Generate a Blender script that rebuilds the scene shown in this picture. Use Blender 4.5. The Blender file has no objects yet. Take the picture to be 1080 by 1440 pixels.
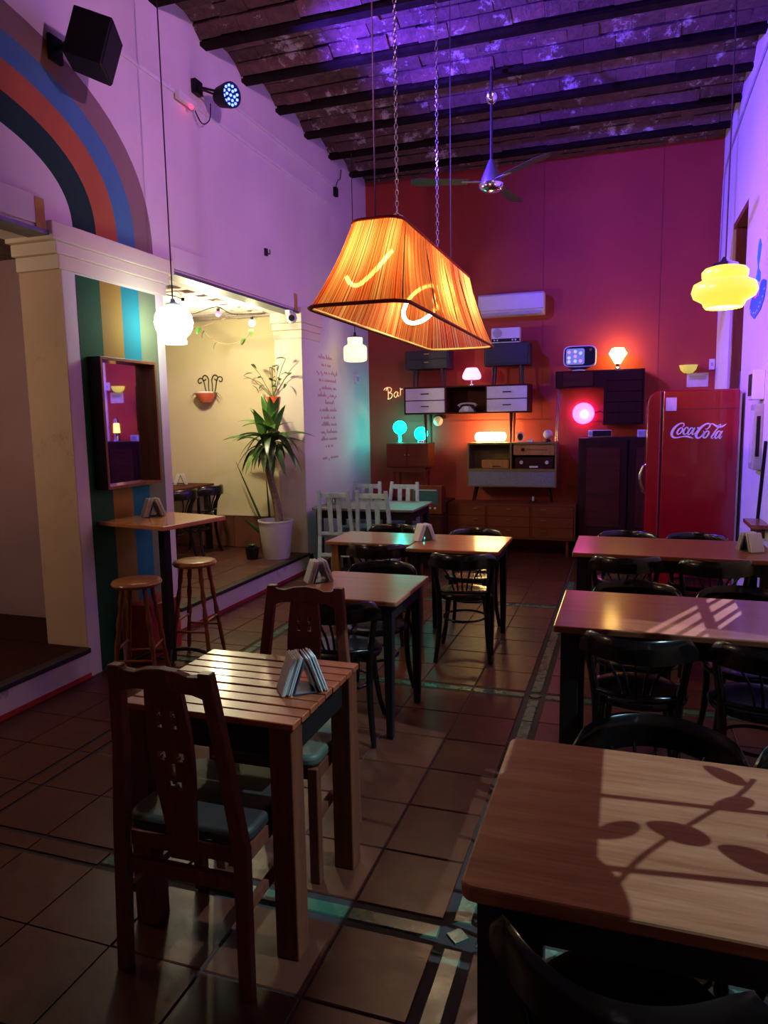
import bpy, bmesh, math, random
from mathutils import Vector, Matrix
random.seed(7)
S = bpy.context.scene
COL = S.collection
PI = math.pi
R = math.radians

# ------------------------------------------------------------------ camera
cam_d = bpy.data.cameras.new('camera'); cam = bpy.data.objects.new('camera', cam_d); COL.objects.link(cam)
cam_d.sensor_fit = 'VERTICAL'; cam_d.sensor_height = 24.0; cam_d.lens = 999.51 / 1440 * 24.0
cam_d.clip_start = 0.03; cam_d.clip_end = 200
_r = Vector((0.94781, 0.31841, -0.01633)); _u = Vector((-0.02518, 0.12581, 0.99173)); _f = Vector((-0.31783, 0.93957, -0.12727))
cam.matrix_world = Matrix(((_r.x, _u.x, -_f.x, 0.0), (_r.y, _u.y, -_f.y, 0.0), (_r.z, _u.z, -_f.z, 1.62), (0, 0, 0, 1)))
S.camera = cam

# ------------------------------------------------------------------ world, exposure
W = bpy.data.worlds.new('night'); S.world = W; W.use_nodes = True
W.node_tree.nodes['Background'].inputs[0].default_value = (0.10, 0.11, 0.2, 1)
W.node_tree.nodes['Background'].inputs[1].default_value = 0.12
S.view_settings.view_transform = 'Standard'; S.view_settings.look = 'None'
S.view_settings.gamma = 1.0; S.view_settings.use_curve_mapping = False
S.view_settings.exposure = 0.15
try:
    S.cycles.use_denoising = True
    S.cycles.sample_clamp_indirect = 4.0
    S.cycles.caustics_reflective = False; S.cycles.caustics_refractive = False
except Exception: pass

# ------------------------------------------------------------------ lights (fixtures are built further down)
def lamp(name, kind, loc, energy, color, target=None, size=0.05, angle=60, blend=0.5):
    d = bpy.data.lights.new(name, kind); d.energy = energy; d.color = color
    d.shadow_soft_size = size
    if kind == 'SPOT': d.spot_size = R(angle); d.spot_blend = blend
    o = bpy.data.objects.new(name, d); COL.objects.link(o); o.location = loc
    if target is not None: o.rotation_euler = (Vector(target) - Vector(loc)).to_track_quat('-Z', 'Y').to_euler()
    return o
lamp('blue_stage_light', 'SPOT', (-2.90, 5.22, 4.15), 1650, (0.11, 0.035, 1.0), (0.97, 6.9, 3.7), 0.05, 104, 1.0)
lamp('violet_stage_light', 'SPOT', (0.70, 2.6, 4.05), 310, (0.86, 0.36, 0.86), (-3.25, 5.9, 3.75), 0.06, 72, 1.0)
lamp('pink_stage_light', 'SPOT', (-2.86, 2.1, 3.75), 700, (1.0, 0.25, 0.92), (0.97, 6.3, 2.5), 0.06, 36, 1.0)
lamp('street_lamp_light', 'SPOT', (5.40, 2.05, 8.05), 3300, (0.44, 0.78, 1.0), (0.4, 1.6, 1.2), 0.02, 34, 0.3)
lamp('street_lamp_light', 'SPOT', (3.20, 9.60, 5.6), 6500, (0.72, 0.74, 1.0), (0.5, 3.9, 1.3), 0.02, 30, 0.3)

# ------------------------------------------------------------------ materials
MATS = {}
def nt(name):
    m = bpy.data.materials.new(name); m.use_nodes = True
    t = m.node_tree; b = t.nodes['Principled BSDF']; MATS[name] = m
    return m, t, b
def coords(t, scale=(1, 1, 1), kind='Object', rot=(0, 0, 0)):
    if kind == 'Position':
        g = t.nodes.new('ShaderNodeNewGeometry'); out = g.outputs['Position']
    else:
        g = t.nodes.new('ShaderNodeTexCoord'); out = g.outputs[kind]
    mp = t.nodes.new('ShaderNodeMapping'); mp.inputs['Scale'].default_value = scale; mp.inputs['Rotation'].default_value = rot
    t.links.new(out, mp.inputs['Vector']); return mp.outputs[0]
def noise(t, vec, scale, detail=4, rough=0.55):
    n = t.nodes.new('ShaderNodeTexNoise'); n.inputs['Scale'].default_value = scale
    n.inputs['Detail'].default_value = detail; n.inputs['Roughness'].default_value = rough
    if vec is not None: t.links.new(vec, n.inputs['Vector'])
    return n.outputs['Fac']
def ramp(t, fac, stops):
    r = t.nodes.new('ShaderNodeValToRGB'); e = r.color_ramp.elements
    while len(e) > 1: e.remove(e[0])
    e[0].position = stops[0][0]; e[0].color = (*stops[0][1], 1)
    for p, c in stops[1:]:
        k = e.new(p); k.color = (*c, 1)
    t.links.new(fac, r.inputs[0]); return r.outputs[0]
def bump(t, b, fac, strength, dist=0.01):
    n = t.nodes.new('ShaderNodeBump'); n.inputs['Strength'].default_value = strength; n.inputs['Distance'].default_value = dist
    t.links.new(fac, n.inputs['Height']); t.links.new(n.outputs[0], b.inputs['Normal'])
def mixc(t, fac, a, b_, mode='MIX'):
    m = t.nodes.new('ShaderNodeMix'); m.data_type = 'RGBA'; m.blend_type = mode
    if isinstance(fac, (int, float)): m.inputs[0].default_value = fac
    else: t.links.new(fac, m.inputs[0])
    for i, v in ((6, a), (7, b_)):
        if isinstance(v, tuple): m.inputs[i].default_value = (*v, 1)
        else: t.links.new(v, m.inputs[i])
    return m.outputs[2]
def plain(name, c, rough=0.5, metal=0.0, spec=0.5, var=0.12, nscale=12, bmp=0.0, coat=0.0):
    m, t, b = nt(name)
    v = coords(t, kind='Object'); f = noise(t, v, nscale)
    lo = tuple(max(0, x * (1 - var)) for x in c); hi = tuple(min(1, x * (1 + var)) for x in c)
    t.links.new(ramp(t, f, [(0.3, lo), (0.7, hi)]), b.inputs['Base Color'])
    b.inputs['Roughness'].default_value = rough; b.inputs['Metallic'].default_value = metal
    b.inputs['Specular IOR Level'].default_value = spec; b.inputs['Coat Weight'].default_value = coat
    if bmp: bump(t, b, noise(t, v, nscale * 4), bmp, 0.004)
    return m
def wood(name, c1, c2, axis='X', rough=0.4, scale=1.0, coat=0.0, bmp=0.15, spec=0.25):
    m, t, b = nt(name)
    sc = {'X': (1.2, 14, 14), 'Y': (14, 1.2, 14), 'Z': (14, 14, 1.2)}[axis]
    v = coords(t, tuple(s * scale for s in sc))
    n1 = noise(t, v, 1.6, 6, 0.65); stops = [(0.28, c1), (0.72, c2)]
    col = ramp(t, n1, stops)
    v2 = coords(t, tuple(s * scale * 5 for s in sc)); n2 = noise(t, v2, 2.0, 3)
    col = mixc(t, 0.35, col, ramp(t, n2, [(0.35, (0.45, 0.45, 0.45)), (0.65, (1, 1, 1))]), 'MULTIPLY')
    t.links.new(col, b.inputs['Base Color']); b.inputs['Roughness'].default_value = rough
    b.inputs['Coat Weight'].default_value = coat; b.inputs['Coat Roughness'].default_value = 0.12; b.inputs['Specular IOR Level'].default_value = spec
    if bmp: bump(t, b, n2, bmp, 0.002)
    return m
def plaster(name, c, var=0.12, stain=None, bmp=0.25, rough=0.85):
    m, t, b = nt(name); v = coords(t, kind='Position')
    f = noise(t, v, 1.3, 5); col = ramp(t, f, [(0.3, tuple(x * (1 - var) for x in c)), (0.7, tuple(min(1, x * (1 + var * .6)) for x in c))])
    if stain:
        f2 = noise(t, v, 3.5, 8, 0.7); g = ramp(t, f2, [(0.56, (0, 0, 0)), (0.68, (1, 1, 1))]); col = mixc(t, g, col, stain)
    t.links.new(col, b.inputs['Base Color']); b.inputs['Roughness'].default_value = rough
    b.inputs['Specular IOR Level'].default_value = 0.25
    bump(t, b, noise(t, v, 45, 4), bmp, 0.006)
    return m
def glow(name, c, strength, base=None):
    m, t, b = nt(name); v = coords(t); f = noise(t, v, 6)
    bc = base or c
    t.links.new(ramp(t, f, [(0.2, tuple(x * .9 for x in bc)), (0.8, bc)]), b.inputs['Base Color'])
    b.inputs['Emission Color'].default_value = (*c, 1); b.inputs['Emission Strength'].default_value = strength
    b.inputs['Roughness'].default_value = 0.25
    return m

plaster('wall_white', (0.72, 0.66, 0.66), 0.10)
plaster('wall_right_white', (0.75, 0.72, 0.74), 0.06)
plaster('wall_cream', (0.66, 0.56, 0.36), 0.08, bmp=0.12)
plaster('jamb_tan', (0.62, 0.47, 0.33), 0.12, stain=(0.48, 0.31, 0.17))
plaster('mauve', (0.40, 0.26, 0.30), 0.15)
plaster('capital_cream', (0.72, 0.64, 0.52), 0.10, bmp=0.3)
plaster('riser_white', (0.62, 0.58, 0.54), 0.12, stain=(0.16, 0.14, 0.13))
plaster('grey_concrete', (0.30, 0.29, 0.29), 0.2)
def red_wall():
    m, t, b = nt('wall_red'); v = coords(t, kind='Position')
    f = noise(t, v, 1.1, 6); col = ramp(t, f, [(0.3, (0.34, 0.036, 0.020)), (0.7, (0.44, 0.050, 0.026))])
    t.links.new(col, b.inputs['Base Color']); b.inputs['Roughness'].default_value = 0.62
    bump(t, b, noise(t, v, 60, 3), 0.2, 0.004)
red_wall()
for n, c in (('paint_green', (0.008, 0.075, 0.032)), ('paint_ochre', (0.28, 0.17, 0.03)), ('paint_blue', (0.010, 0.18, 0.25)), ('paint_grey', (0.16, 0.20, 0.12)),
             ('paint_terracotta', (0.42, 0.13, 0.05)), ('paint_dark_green', (0.008, 0.045, 0.035)), ('paint_slate_blue', (0.06, 0.20, 0.36)), ('paint_mauve_grey', (0.24, 0.17, 0.16))):
    plaster(n, c, 0.18, bmp=0.2, rough=0.75)

def tile_mat(name, c, var, rough, spec=0.5):
    m, t, b = nt(name)
    oi = t.nodes.new('ShaderNodeObjectInfo'); v = coords(t, kind='Position')
    col = ramp(t, noise(t, v, 7, 6, 0.7), [(0.25, tuple(x * .55 for x in c)), (0.6, c), (0.85, tuple(min(1, x * 1.5) for x in c))])
    r = ramp(t, oi.outputs['Random'], [(0, (1 - var,) * 3), (1, (1, 1, 1))])
    t.links.new(mixc(t, 1.0, col, r, 'MULTIPLY'), b.inputs['Base Color'])
    rr = t.nodes.new('ShaderNodeMapRange'); t.links.new(noise(t, v, 16, 5), rr.inputs[0])
    rr.inputs[3].default_value = rough - 0.1; rr.inputs[4].default_value = rough + 0.15
    t.links.new(rr.outputs[0], b.inputs['Roughness']); b.inputs['Specular IOR Level'].default_value = spec
    bump(t, b, noise(t, v, 22, 5), 0.22, 0.004)
tile_mat('terracotta', (0.100, 0.025, 0.012), 0.35, 0.36, 0.42)
tile_mat('border_green', (0.055, 0.15, 0.085), 0.3, 0.26, 0.5)
tile_mat('platform_tile', (0.11, 0.034, 0.024), 0.25, 0.4)
tile_mat('skirting_tile', (0.20, 0.065, 0.04), 0.3, 0.4)
plain('grout', (0.030, 0.022, 0.020), 0.9, var=0.3)
plain('step_edge', (0.018, 0.012, 0.012), 0.5)
plain('red_paint', (0.34, 0.015, 0.02), 0.6)
def brick_mat(name, whit, c=(0.20, 0.10, 0.075)):
    m, t, b = nt(name); v = coords(t, kind='Position'); oi = t.nodes.new('ShaderNodeObjectInfo')
    col = ramp(t, noise(t, v, 14, 6, 0.75), [(0.25, tuple(x * .4 for x in c)), (0.7, tuple(x * 1.25 for x in c))])
    col = mixc(t, 1.0, col, ramp(t, oi.outputs['Random'], [(0, (.55, .55, .55)), (1, (1, 1, 1))]), 'MULTIPLY')
    wm = ramp(t, noise(t, v, 4.2, 9, 0.78), [(whit, (0, 0, 0)), (whit + 0.07, (1, 1, 1))])
    col = mixc(t, wm, col, (0.50, 0.43, 0.42))
    t.links.new(col, b.inputs['Base Color']); b.inputs['Roughness'].default_value = 0.9
    bump(t, b, noise(t, v, 30, 6), 0.7, 0.012)
brick_mat('vault_brick', 0.555, (0.17, 0.085, 0.07))
brick_mat('whitewashed_brick', 0.30, (0.40, 0.30, 0.26))
plain('mortar', (0.13, 0.085, 0.075), 0.95, var=0.4, bmp=0.4)
plain('beam_dark', (0.014, 0.009, 0.008), 0.9, spec=0.05, var=0.4, bmp=0.3)

wood('table_wood', (0.21, 0.062, 0.028), (0.33, 0.11, 0.052), 'X', 0.32, coat=0.25)
wood('table_wood_mid', (0.30, 0.10, 0.045), (0.44, 0.17, 0.08), 'X', 0.30, coat=0.3)
wood('table_wood_worn', (0.26, 0.080, 0.032), (0.44, 0.175, 0.085), 'X', 0.55, 0.8, spec=0.12)
wood('slat_wood', (0.26, 0.050, 0.020), (0.41, 0.088, 0.034), 'X', 0.34, 1.2, coat=0.25)
wood('leg_brown', (0.12, 0.028, 0.014), (0.20, 0.055, 0.024), 'Z', 0.45)
wood('leg_orange', (0.36, 0.15, 0.04), (0.50, 0.24, 0.07), 'Z', 0.45)
wood('chair_brown', (0.13, 0.030, 0.017), (0.21, 0.052, 0.028), 'Z', 0.4)
wood('bar_wood', (0.50, 0.17, 0.045), (0.66, 0.27, 0.08), 'X', 0.25, coat=0.5)
wood('stool_wood', (0.17, 0.038, 0.014), (0.27, 0.075, 0.025), 'Z', 0.3, coat=0.4)
wood('stool_seat_wood', (0.32, 0.11, 0.035), (0.45, 0.18, 0.06), 'X', 0.3, coat=0.3)
wood('teak', (0.14, 0.030, 0.010), (0.21, 0.052, 0.018), 'X', 0.55, spec=.15)
wood('olive_wood', (0.17, 0.12, 0.045), (0.25, 0.185, 0.075), 'X', 0.5)
wood('dark_wood', (0.030, 0.009, 0.007), (0.055, 0.015, 0.009), 'Z', 0.6, spec=.1)
wood('walnut', (0.055, 0.015, 0.010), (0.11, 0.027, 0.014), 'X', 0.6, spec=.1)
wood('frame_wood', (0.16, 0.055, 0.025), (0.28, 0.10, 0.045), 'Z', 0.35, coat=0.3)
plain('black_lacquer', (0.006, 0.004, 0.004), 0.22, spec=0.4, coat=0.2)
plain('black_paint', (0.010, 0.007, 0.007), 0.5, spec=0.3)
plain('black_plastic', (0.006, 0.006, 0.007), 0.6, spec=0.3)
plain('charcoal_paint', (0.022, 0.022, 0.034), 0.5)
plain('blue_paint', (0.36, 0.48, 0.50), 0.5, var=0.15, nscale=25)
plain('grey_top', (0.20, 0.17, 0.15), 0.45, var=0.2)
plain('seat_vinyl', (0.06, 0.070, 0.048), 0.55, var=0.18, bmp=0.1)
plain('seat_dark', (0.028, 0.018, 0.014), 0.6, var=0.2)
plain('napkin', (0.88, 0.87, 0.86), 0.8, var=0.03)
_t = MATS['napkin'].node_tree; _tr = _t.nodes.new('ShaderNodeBsdfTranslucent'); _tr.inputs[0].default_value = (.85, .85, .85, 1)
_mx = _t.nodes.new('ShaderNodeMixShader'); _mx.inputs[0].default_value = .45
_t.links.new(_t.nodes['Principled BSDF'].outputs[0], _mx.inputs[1]); _t.links.new(_tr.outputs[0], _mx.inputs[2]); _t.links.new(_mx.outputs[0], _t.nodes['Material Output'].inputs[0])
plain('napkin_stand', (0.05, 0.06, 0.09), 0.35)
plain('white_paint', (0.74, 0.72, 0.74), 0.45, var=0.05)
plain('white_plastic', (0.74, 0.72, 0.74), 0.35, var=0.04)
plain('grey_plastic', (0.42, 0.41, 0.43), 0.45)
plain('chrome', (0.72, 0.72, 0.74), 0.16, metal=1.0, var=0.05)
plain('brass', (0.55, 0.36, 0.14), 0.3, metal=1.0)
plain('wire_dark', (0.012, 0.011, 0.012), 0.55)
plain('fridge_red', (0.27, 0.004, 0.008), 0.22, var=0.06, coat=0.6)
plain('fridge_seam', (0.02, 0.006, 0.007), 0.6)
plain('logo_white', (0.80, 0.79, 0.82), 0.4, var=0.02)
plain('ceramic_white', (0.66, 0.63, 0.58), 0.35, var=0.05)
plain('terracotta_pot', (0.45, 0.085, 0.04), 0.5)
plain('orange_pot', (0.80, 0.10, 0.035), 0.45)
plain('soil', (0.03, 0.02, 0.014), 0.95, bmp=0.5, nscale=40)
plain('bark', (0.20, 0.13, 0.09), 0.85, var=0.4, nscale=30, bmp=0.6)
plain('grey_fabric', (0.20, 0.20, 0.23), 0.9, var=0.2, nscale=60, bmp=0.3)
plain('screen_dark', (0.02, 0.025, 0.035), 0.12)
plain('teal_glass', (0.05, 0.13, 0.11), 0.15)
plain('decal_blue', (0.02, 0.22, 0.75), 0.5)
plain('decal_cyan', (0.03, 0.42, 0.70), 0.5)
plain('decal_pink', (0.75, 0.25, 0.45), 0.5)
plain('decal_white', (0.75, 0.75, 0.78), 0.5)
plain('writing_red', (0.52, 0.26, 0.30), 0.8, var=0.2, nscale=40)
plain('paper', (0.62, 0.54, 0.55), 0.8)
plain('ochre_mark', (0.42, 0.24, 0.06), 0.85)
plain('grey_metal', (0.16, 0.17, 0.19), 0.5, metal=0.6)
plain('blue_shutter', (0.12, 0.14, 0.30), 0.5)
plain('glass_dark', (0.03, 0.03, 0.05), 0.08)
def leafmat(name, c1, c2):
    m, t, b = nt(name); v = coords(t, (3, 3, 3)); oi = t.nodes.new('ShaderNodeObjectInfo')
    col = ramp(t, noise(t, v, 3, 4), [(0.3, c1), (0.7, c2)])
    col = mixc(t, 1.0, col, ramp(t, oi.outputs['Random'], [(0, (.6, .6, .6)), (1, (1, 1, 1))]), 'MULTIPLY')
    t.links.new(col, b.inputs['Base Color']); b.inputs['Roughness'].default_value = 0.35
leafmat('leaf_green', (0.03, 0.12, 0.02), (0.09, 0.24, 0.04))
leafmat('leaf_light', (0.12, 0.26, 0.04), (0.24, 0.38, 0.08))
leafmat('leaf_dark', (0.02, 0.06, 0.015), (0.05, 0.11, 0.03))
def mirror_mat():
    m, t, b = nt('mirror_glass'); v = coords(t)
    t.links.new(ramp(t, noise(t, v, 3), [(0, (0.82, 0.82, 0.84)), (1, (0.9, 0.9, 0.9))]), b.inputs['Base Color'])
    b.inputs['Metallic'].default_value = 1.0; b.inputs['Roughness'].default_value = 0.02
mirror_mat()
# lamp shade of stretched cord: scatters and lets light through
def shade_mat(name):
    m, t, b = nt(name); out = t.nodes['Material Output']
    at = t.nodes.new('ShaderNodeAttribute'); at.attribute_name = 'strand'
    def n1(sc, det):
        mu = t.nodes.new('ShaderNodeMath'); mu.operation = 'MULTIPLY'; mu.inputs[1].default_value = sc; t.links.new(at.outputs['Fac'], mu.inputs[0])
        n = t.nodes.new('ShaderNodeTexNoise'); n.noise_dimensions = '1D'; n.inputs['Scale'].default_value = 1.0; n.inputs['Detail'].default_value = det
        t.links.new(mu.outputs[0], n.inputs['W']); return n.outputs['Fac']
    col = ramp(t, n1(330, 3), [(0.32, (0.42, 0.055, 0.010)), (0.48, (0.90, 0.38, 0.09)), (0.66, (1.0, 0.78, 0.34))])
    broad = ramp(t, n1(34, 1), [(0.40, (1.0, 0.95, 0.85)), (0.56, (1.0, 0.36, 0.20))])
    col = mixc(t, 0.75, col, broad, 'MULTIPLY')
    t.links.new(col, b.inputs['Base Color']); b.inputs['Roughness'].default_value = 0.6
    tr = t.nodes.new('ShaderNodeBsdfTranslucent'); t.links.new(col, tr.inputs[0])
    mx = t.nodes.new('ShaderNodeMixShader'); mx.inputs[0].default_value = 0.76
    t.links.new(b.outputs[0], mx.inputs[1]); t.links.new(tr.outputs[0], mx.inputs[2])
    tp = t.nodes.new('ShaderNodeBsdfTransparent'); t.links.new(col, tp.inputs[0])
    mx2 = t.nodes.new('ShaderNodeMixShader'); mx2.inputs[0].default_value = 0.09
    t.links.new(mx.outputs[0], mx2.inputs[1]); t.links.new(tp.outputs[0], mx2.inputs[2])
    t.links.new(mx2.outputs[0], out.inputs[0])
shade_mat('cord_shade')
plain('shade_trim', (0.30, 0.025, 0.015), 0.8)
plain('shade_lining', (0.85, 0.58, 0.22), 0.8)
glow('tube_light', (1.0, 0.74, 0.42), 85)
glow('opal_white', (0.88, 1.0, 0.80), 13)
glow('opal_jamb_fill', (1.0, 0.70, 0.46), 44)
glow('opal_yellow', (1.0, 0.84, 0.07), 0.85, (0.9, 0.8, 0.1))
glow('opal_yellow_hot', (1.0, 0.95, 0.55), 6, (0.9, 0.85, 0.4))
glow('opal_cream', (1.0, 0.70, 0.42), 1.25, (0.9, 0.8, 0.65))
glow('opal_pink', (1.0, 0.22, 0.48), 3.4, (0.9, 0.5, 0.65))
glow('opal_magenta', (1.0, 0.05, 0.50), 7, (0.9, 0.2, 0.6))
glow('opal_magenta_hot', (1.0, 0.35, 0.75), 7, (0.9, 0.4, 0.7))
glow('opal_orange', (1.0, 0.58, 0.12), 30, (0.9, 0.6, 0.3))
glow('opal_warm', (1.0, 0.66, 0.22), 48, (0.9, 0.7, 0.4))
glow('opal_teal', (0.0, 0.95, 0.72), 19, (0.1, 0.8, 0.7))
glow('bulb_warm', (1.0, 0.80, 0.46), 60)
glow('bulb_red', (1.0, 0.12, 0.20), 10)
glow('bulb_magenta', (1.0, 0.1, 0.55), 3)
glow('led_blue', (0.05, 0.09, 1.0), 9)
glow('led_red', (1.0, 0.02, 0.06), 6)
glow('lava_orange', (1.0, 0.42, 0.08), 5)
glow('neon_gold', (1.0, 0.60, 0.28), 0.7)
glow('crt_screen', (0.25, 0.30, 0.85), 0.5, (0.1, 0.1, 0.3))
glow('crt_pink', (0.8, 0.35, 0.7), 0.6)
glow('crt_white', (0.6, 0.65, 1.0), 0.6)
glow('opal_off_glow', (0.9, 0.55, 0.25), 0.25, (0.75, 0.65, 0.5))  # globe is switched off; a weak glow is put into its material
glow('yellow_bowl', (0.8, 0.75, 0.08), 0.45, (0.7, 0.66, 0.1))

# ------------------------------------------------------------------ mesh helpers
def catmull(pts, n=8, closed=False):
    P = [Vector(p) for p in pts]; out = []; N = len(P)
    rng = range(N) if closed else range(N - 1)
    for i in rng:
        if closed: a, b, c, d = P[(i - 1) % N], P[i], P[(i + 1) % N], P[(i + 2) % N]
        else: a, b, c, d = P[max(i - 1, 0)], P[i], P[i + 1], P[min(i + 2, N - 1)]
        for k in range(n):
            t = k / n
            out.append(0.5 * ((2 * b) + (c - a) * t + (2 * a - 5 * b + 4 * c - d) * t * t + (3 * b - a - 3 * c + d) * t ** 3))
    if not closed: out.append(P[-1])
    return out
class MB:
    def __init__(s): s.v = []; s.f = []
    def add(s, vs, fs):
        o = len(s.v); s.v += [tuple(x) for x in vs]; s.f += [tuple(i + o for i in f) for f in fs]; return s
    def box(s, x0, x1, y0, y1, z0, z1, M=None):
        vs = [Vector((x, y, z)) for z in (z0, z1) for y in (y0, y1) for x in (x0, x1)]
        if M is not None: vs = [M @ v for v in vs]
        return s.add(vs, [(0, 2, 3, 1), (4, 5, 7, 6), (0, 1, 5, 4), (2, 6, 7, 3), (0, 4, 6, 2), (1, 3, 7, 5)])
    def bar(s, a, b, w, d, up=(0, 0, 1)):          # rectangular bar from a to b
        a = Vector(a); b = Vector(b); z = (b - a).normalized(); u = Vector(up)
        if abs(z.dot(u)) > .95: u = Vector((0, 1, 0))
        x = u.cross(z).normalized(); y = z.cross(x)
        vs = [p + x * sx * w / 2 + y * sy * d / 2 for p in (a, b) for sx, sy in ((-1, -1), (1, -1), (1, 1), (-1, 1))]
        return s.add(vs, [(3, 2, 1, 0), (4, 5, 6, 7)] + [(i, (i + 1) % 4, 4 + (i + 1) % 4, 4 + i) for i in range(4)])
    def tube(s, pts, r, n=8, closed=False, sy=1.0):
        P = [Vector(p) for p in pts]; N = len(P); rs = r if isinstance(r, (list, tuple)) else [r] * N
        ref = None; o = len(s.v)
        for i in range(N):
            if closed: d = P[(i + 1) % N] - P[i - 1]
            else: d = P[min(i + 1, N - 1)] - P[max(i - 1, 0)]
            d.normalize()
            if ref is None:
                ref = Vector((0, 0, 1)) if abs(d.z) < .9 else Vector((0, 1, 0))
                ref = (ref - d * ref.dot(d)).normalized()
            else:
                ref = (ref - d * ref.dot(d)); ref = ref.normalized() if ref.length > 1e-6 else Vector((1, 0, 0))
            q = d.cross(ref)
            for k in range(n):
                a = 2 * PI * k / n; s.v.append(tuple(P[i] + ref * math.cos(a) * rs[i] + q * math.sin(a) * rs[i] * sy))
        for i in range(N if closed else N - 1):
            j = (i + 1) % N
            for k in range(n): s.f.append((o + i * n + k, o + i * n + (k + 1) % n, o + j * n + (k + 1) % n, o + j * n + k))
        if not closed:
            s.f.append(tuple(o + k for k in range(n))[::-1]); s.f.append(tuple(o + (N - 1) * n + k for k in range(n)))
        return s
    def lathe(s, prof, n=24, M=None, cap=True, ruff=None):
        o = len(s.v)
        for i, (r, z) in enumerate(prof):
            for k in range(n):
                a = 2 * PI * k / n; rr = r if ruff is None else ruff(r, z, a)
                p = Vector((rr * math.cos(a), rr * math.sin(a), z)); s.v.append(tuple(M @ p if M is not None else p))
        for i in range(len(prof) - 1):
            for k in range(n): s.f.append((o + i * n + k, o + i * n + (k + 1) % n, o + (i + 1) * n + (k + 1) % n, o + (i + 1) * n + k))
        if cap:
            s.f.append(tuple(o + k for k in range(n))[::-1]); s.f.append(tuple(o + (len(prof) - 1) * n + k for k in range(n)))
        return s
    def prism(s, poly, h, M=None):                # polygon in xy extruded 0..h along z, then M
        n = len(poly); vs = [Vector((p[0], p[1], z)) for z in (0, h) for p in poly]
        if M is not None: vs = [M @ v for v in vs]
        return s.add(vs, [tuple(range(n))[::-1], tuple(range(n, 2 * n))] + [(i, (i + 1) % n, n + (i + 1) % n, n + i) for i in range(n)])
    def ribbon(s, pts, widths, h, M):             # flat stroke of varying width with thickness h
        P = [Vector((p[0], p[1])) for p in pts]; N = len(P); o = len(s.v)
        for i in range(N):
            d = P[min(i + 1, N - 1)] - P[max(i - 1, 0)]
            if d.length < 1e-9: d = Vector((1, 0))
            d.normalize(); q = Vector((-d.y, d.x)) * widths[i] / 2
            for z in (0, h):
                for e in (P[i] - q, P[i] + q): s.v.append(tuple(M @ Vector((e.x, e.y, z))))
        for i in range(N - 1):
            a = o + 4 * i; b = a + 4
            s.f += [(a, b, b + 1, a + 1), (a + 2, a + 3, b + 3, b + 2), (a, a + 2, b + 2, b), (a + 1, b + 1, b + 3, a + 3)]
        return s
    def build(s, name, mat, parent=None, smooth=None, bevel=0, seg=2, loc=None):
        me = bpy.data.meshes.new(name); me.from_pydata(s.v, [], s.f); me.update()
        bm = bmesh.new(); bm.from_mesh(me); bmesh.ops.recalc_face_normals(bm, faces=bm.faces); bm.to_mesh(me); bm.free()
        me.materials.append(MATS[mat])
        if smooth:
            me.polygons.foreach_set('use_smooth', [True] * len(me.polygons))
            me.set_sharp_from_angle(angle=R(smooth if smooth > 1 else 40))
        o = bpy.data.objects.new(name, me); COL.objects.link(o)
        if parent is not None: o.parent = parent
        if loc is not None: o.location = loc
        if bevel:
            b = o.modifiers.new('edge', 'BEVEL'); b.width = bevel; b.segments = seg; b.limit_method = 'ANGLE'; b.angle_limit = R(40)
        return o
def tag(o, label=None, cat=None, group=None, kind=None):
    if label: o['label'] = label
    if cat: o['category'] = cat
    if group: o['group'] = group
    if kind: o['kind'] = kind
    return o
def thing(name, label, cat, loc=(0, 0, 0), rz=0, group=None):
    o = bpy.data.objects.new(name, None); COL.objects.link(o); o.location = loc; o.rotation_euler = (0, 0, R(rz)); o.empty_display_size = 0.1
    return tag(o, label, cat, group)
CH = {}
def children(o):
    return [c for c in bpy.data.objects if c.parent == o]
def copy_thing(src, loc, rz, label, group=None, kids=None):
    r = src.copy(); COL.objects.link(r); r.location = loc; r.rotation_euler = (0, 0, R(rz)); r['label'] = label
    if group: r['group'] = group
    for ch in (kids if kids is not None else children(src)):
        c = ch.copy(); COL.objects.link(c); c.parent = r
        for g in children(ch):
            d = g.copy(); COL.objects.link(d); d.parent = c
    return r
def struct(name, mb, mat, **k):
    o = mb.build(name, mat, **k); o['kind'] = 'structure'; return o
def rrect(x0, x1, y0, y1, r, n=5):
    p = []
    for cx, cy, a0 in ((x1 - r, y1 - r, 0), (x0 + r, y1 - r, 90), (x0 + r, y0 + r, 180), (x1 - r, y0 + r, 270)):
        for k in range(n + 1):
            a = R(a0 + 90 * k / n); p.append((cx + r * math.cos(a), cy + r * math.sin(a)))
    return p
XZ = lambda y: Matrix(((1, 0, 0, 0), (0, 0, -1, y), (0, 1, 0, 0), (0, 0, 0, 1)))   # poly xy -> world xz, extruded towards -y from plane y
def YZ(x, sgn=1):                                                                  # poly xy -> world yz, extruded along sgn*x from plane x
    return Matrix(((0, 0, sgn, x), (1, 0, 0, 0), (0, 1, 0, 0), (0, 0, 0, 1)))

# ================================================================== SETTING
XL, XR, YB, YF, ZC = -3.25, 0.97, 9.07, -1.6, 4.95
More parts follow.
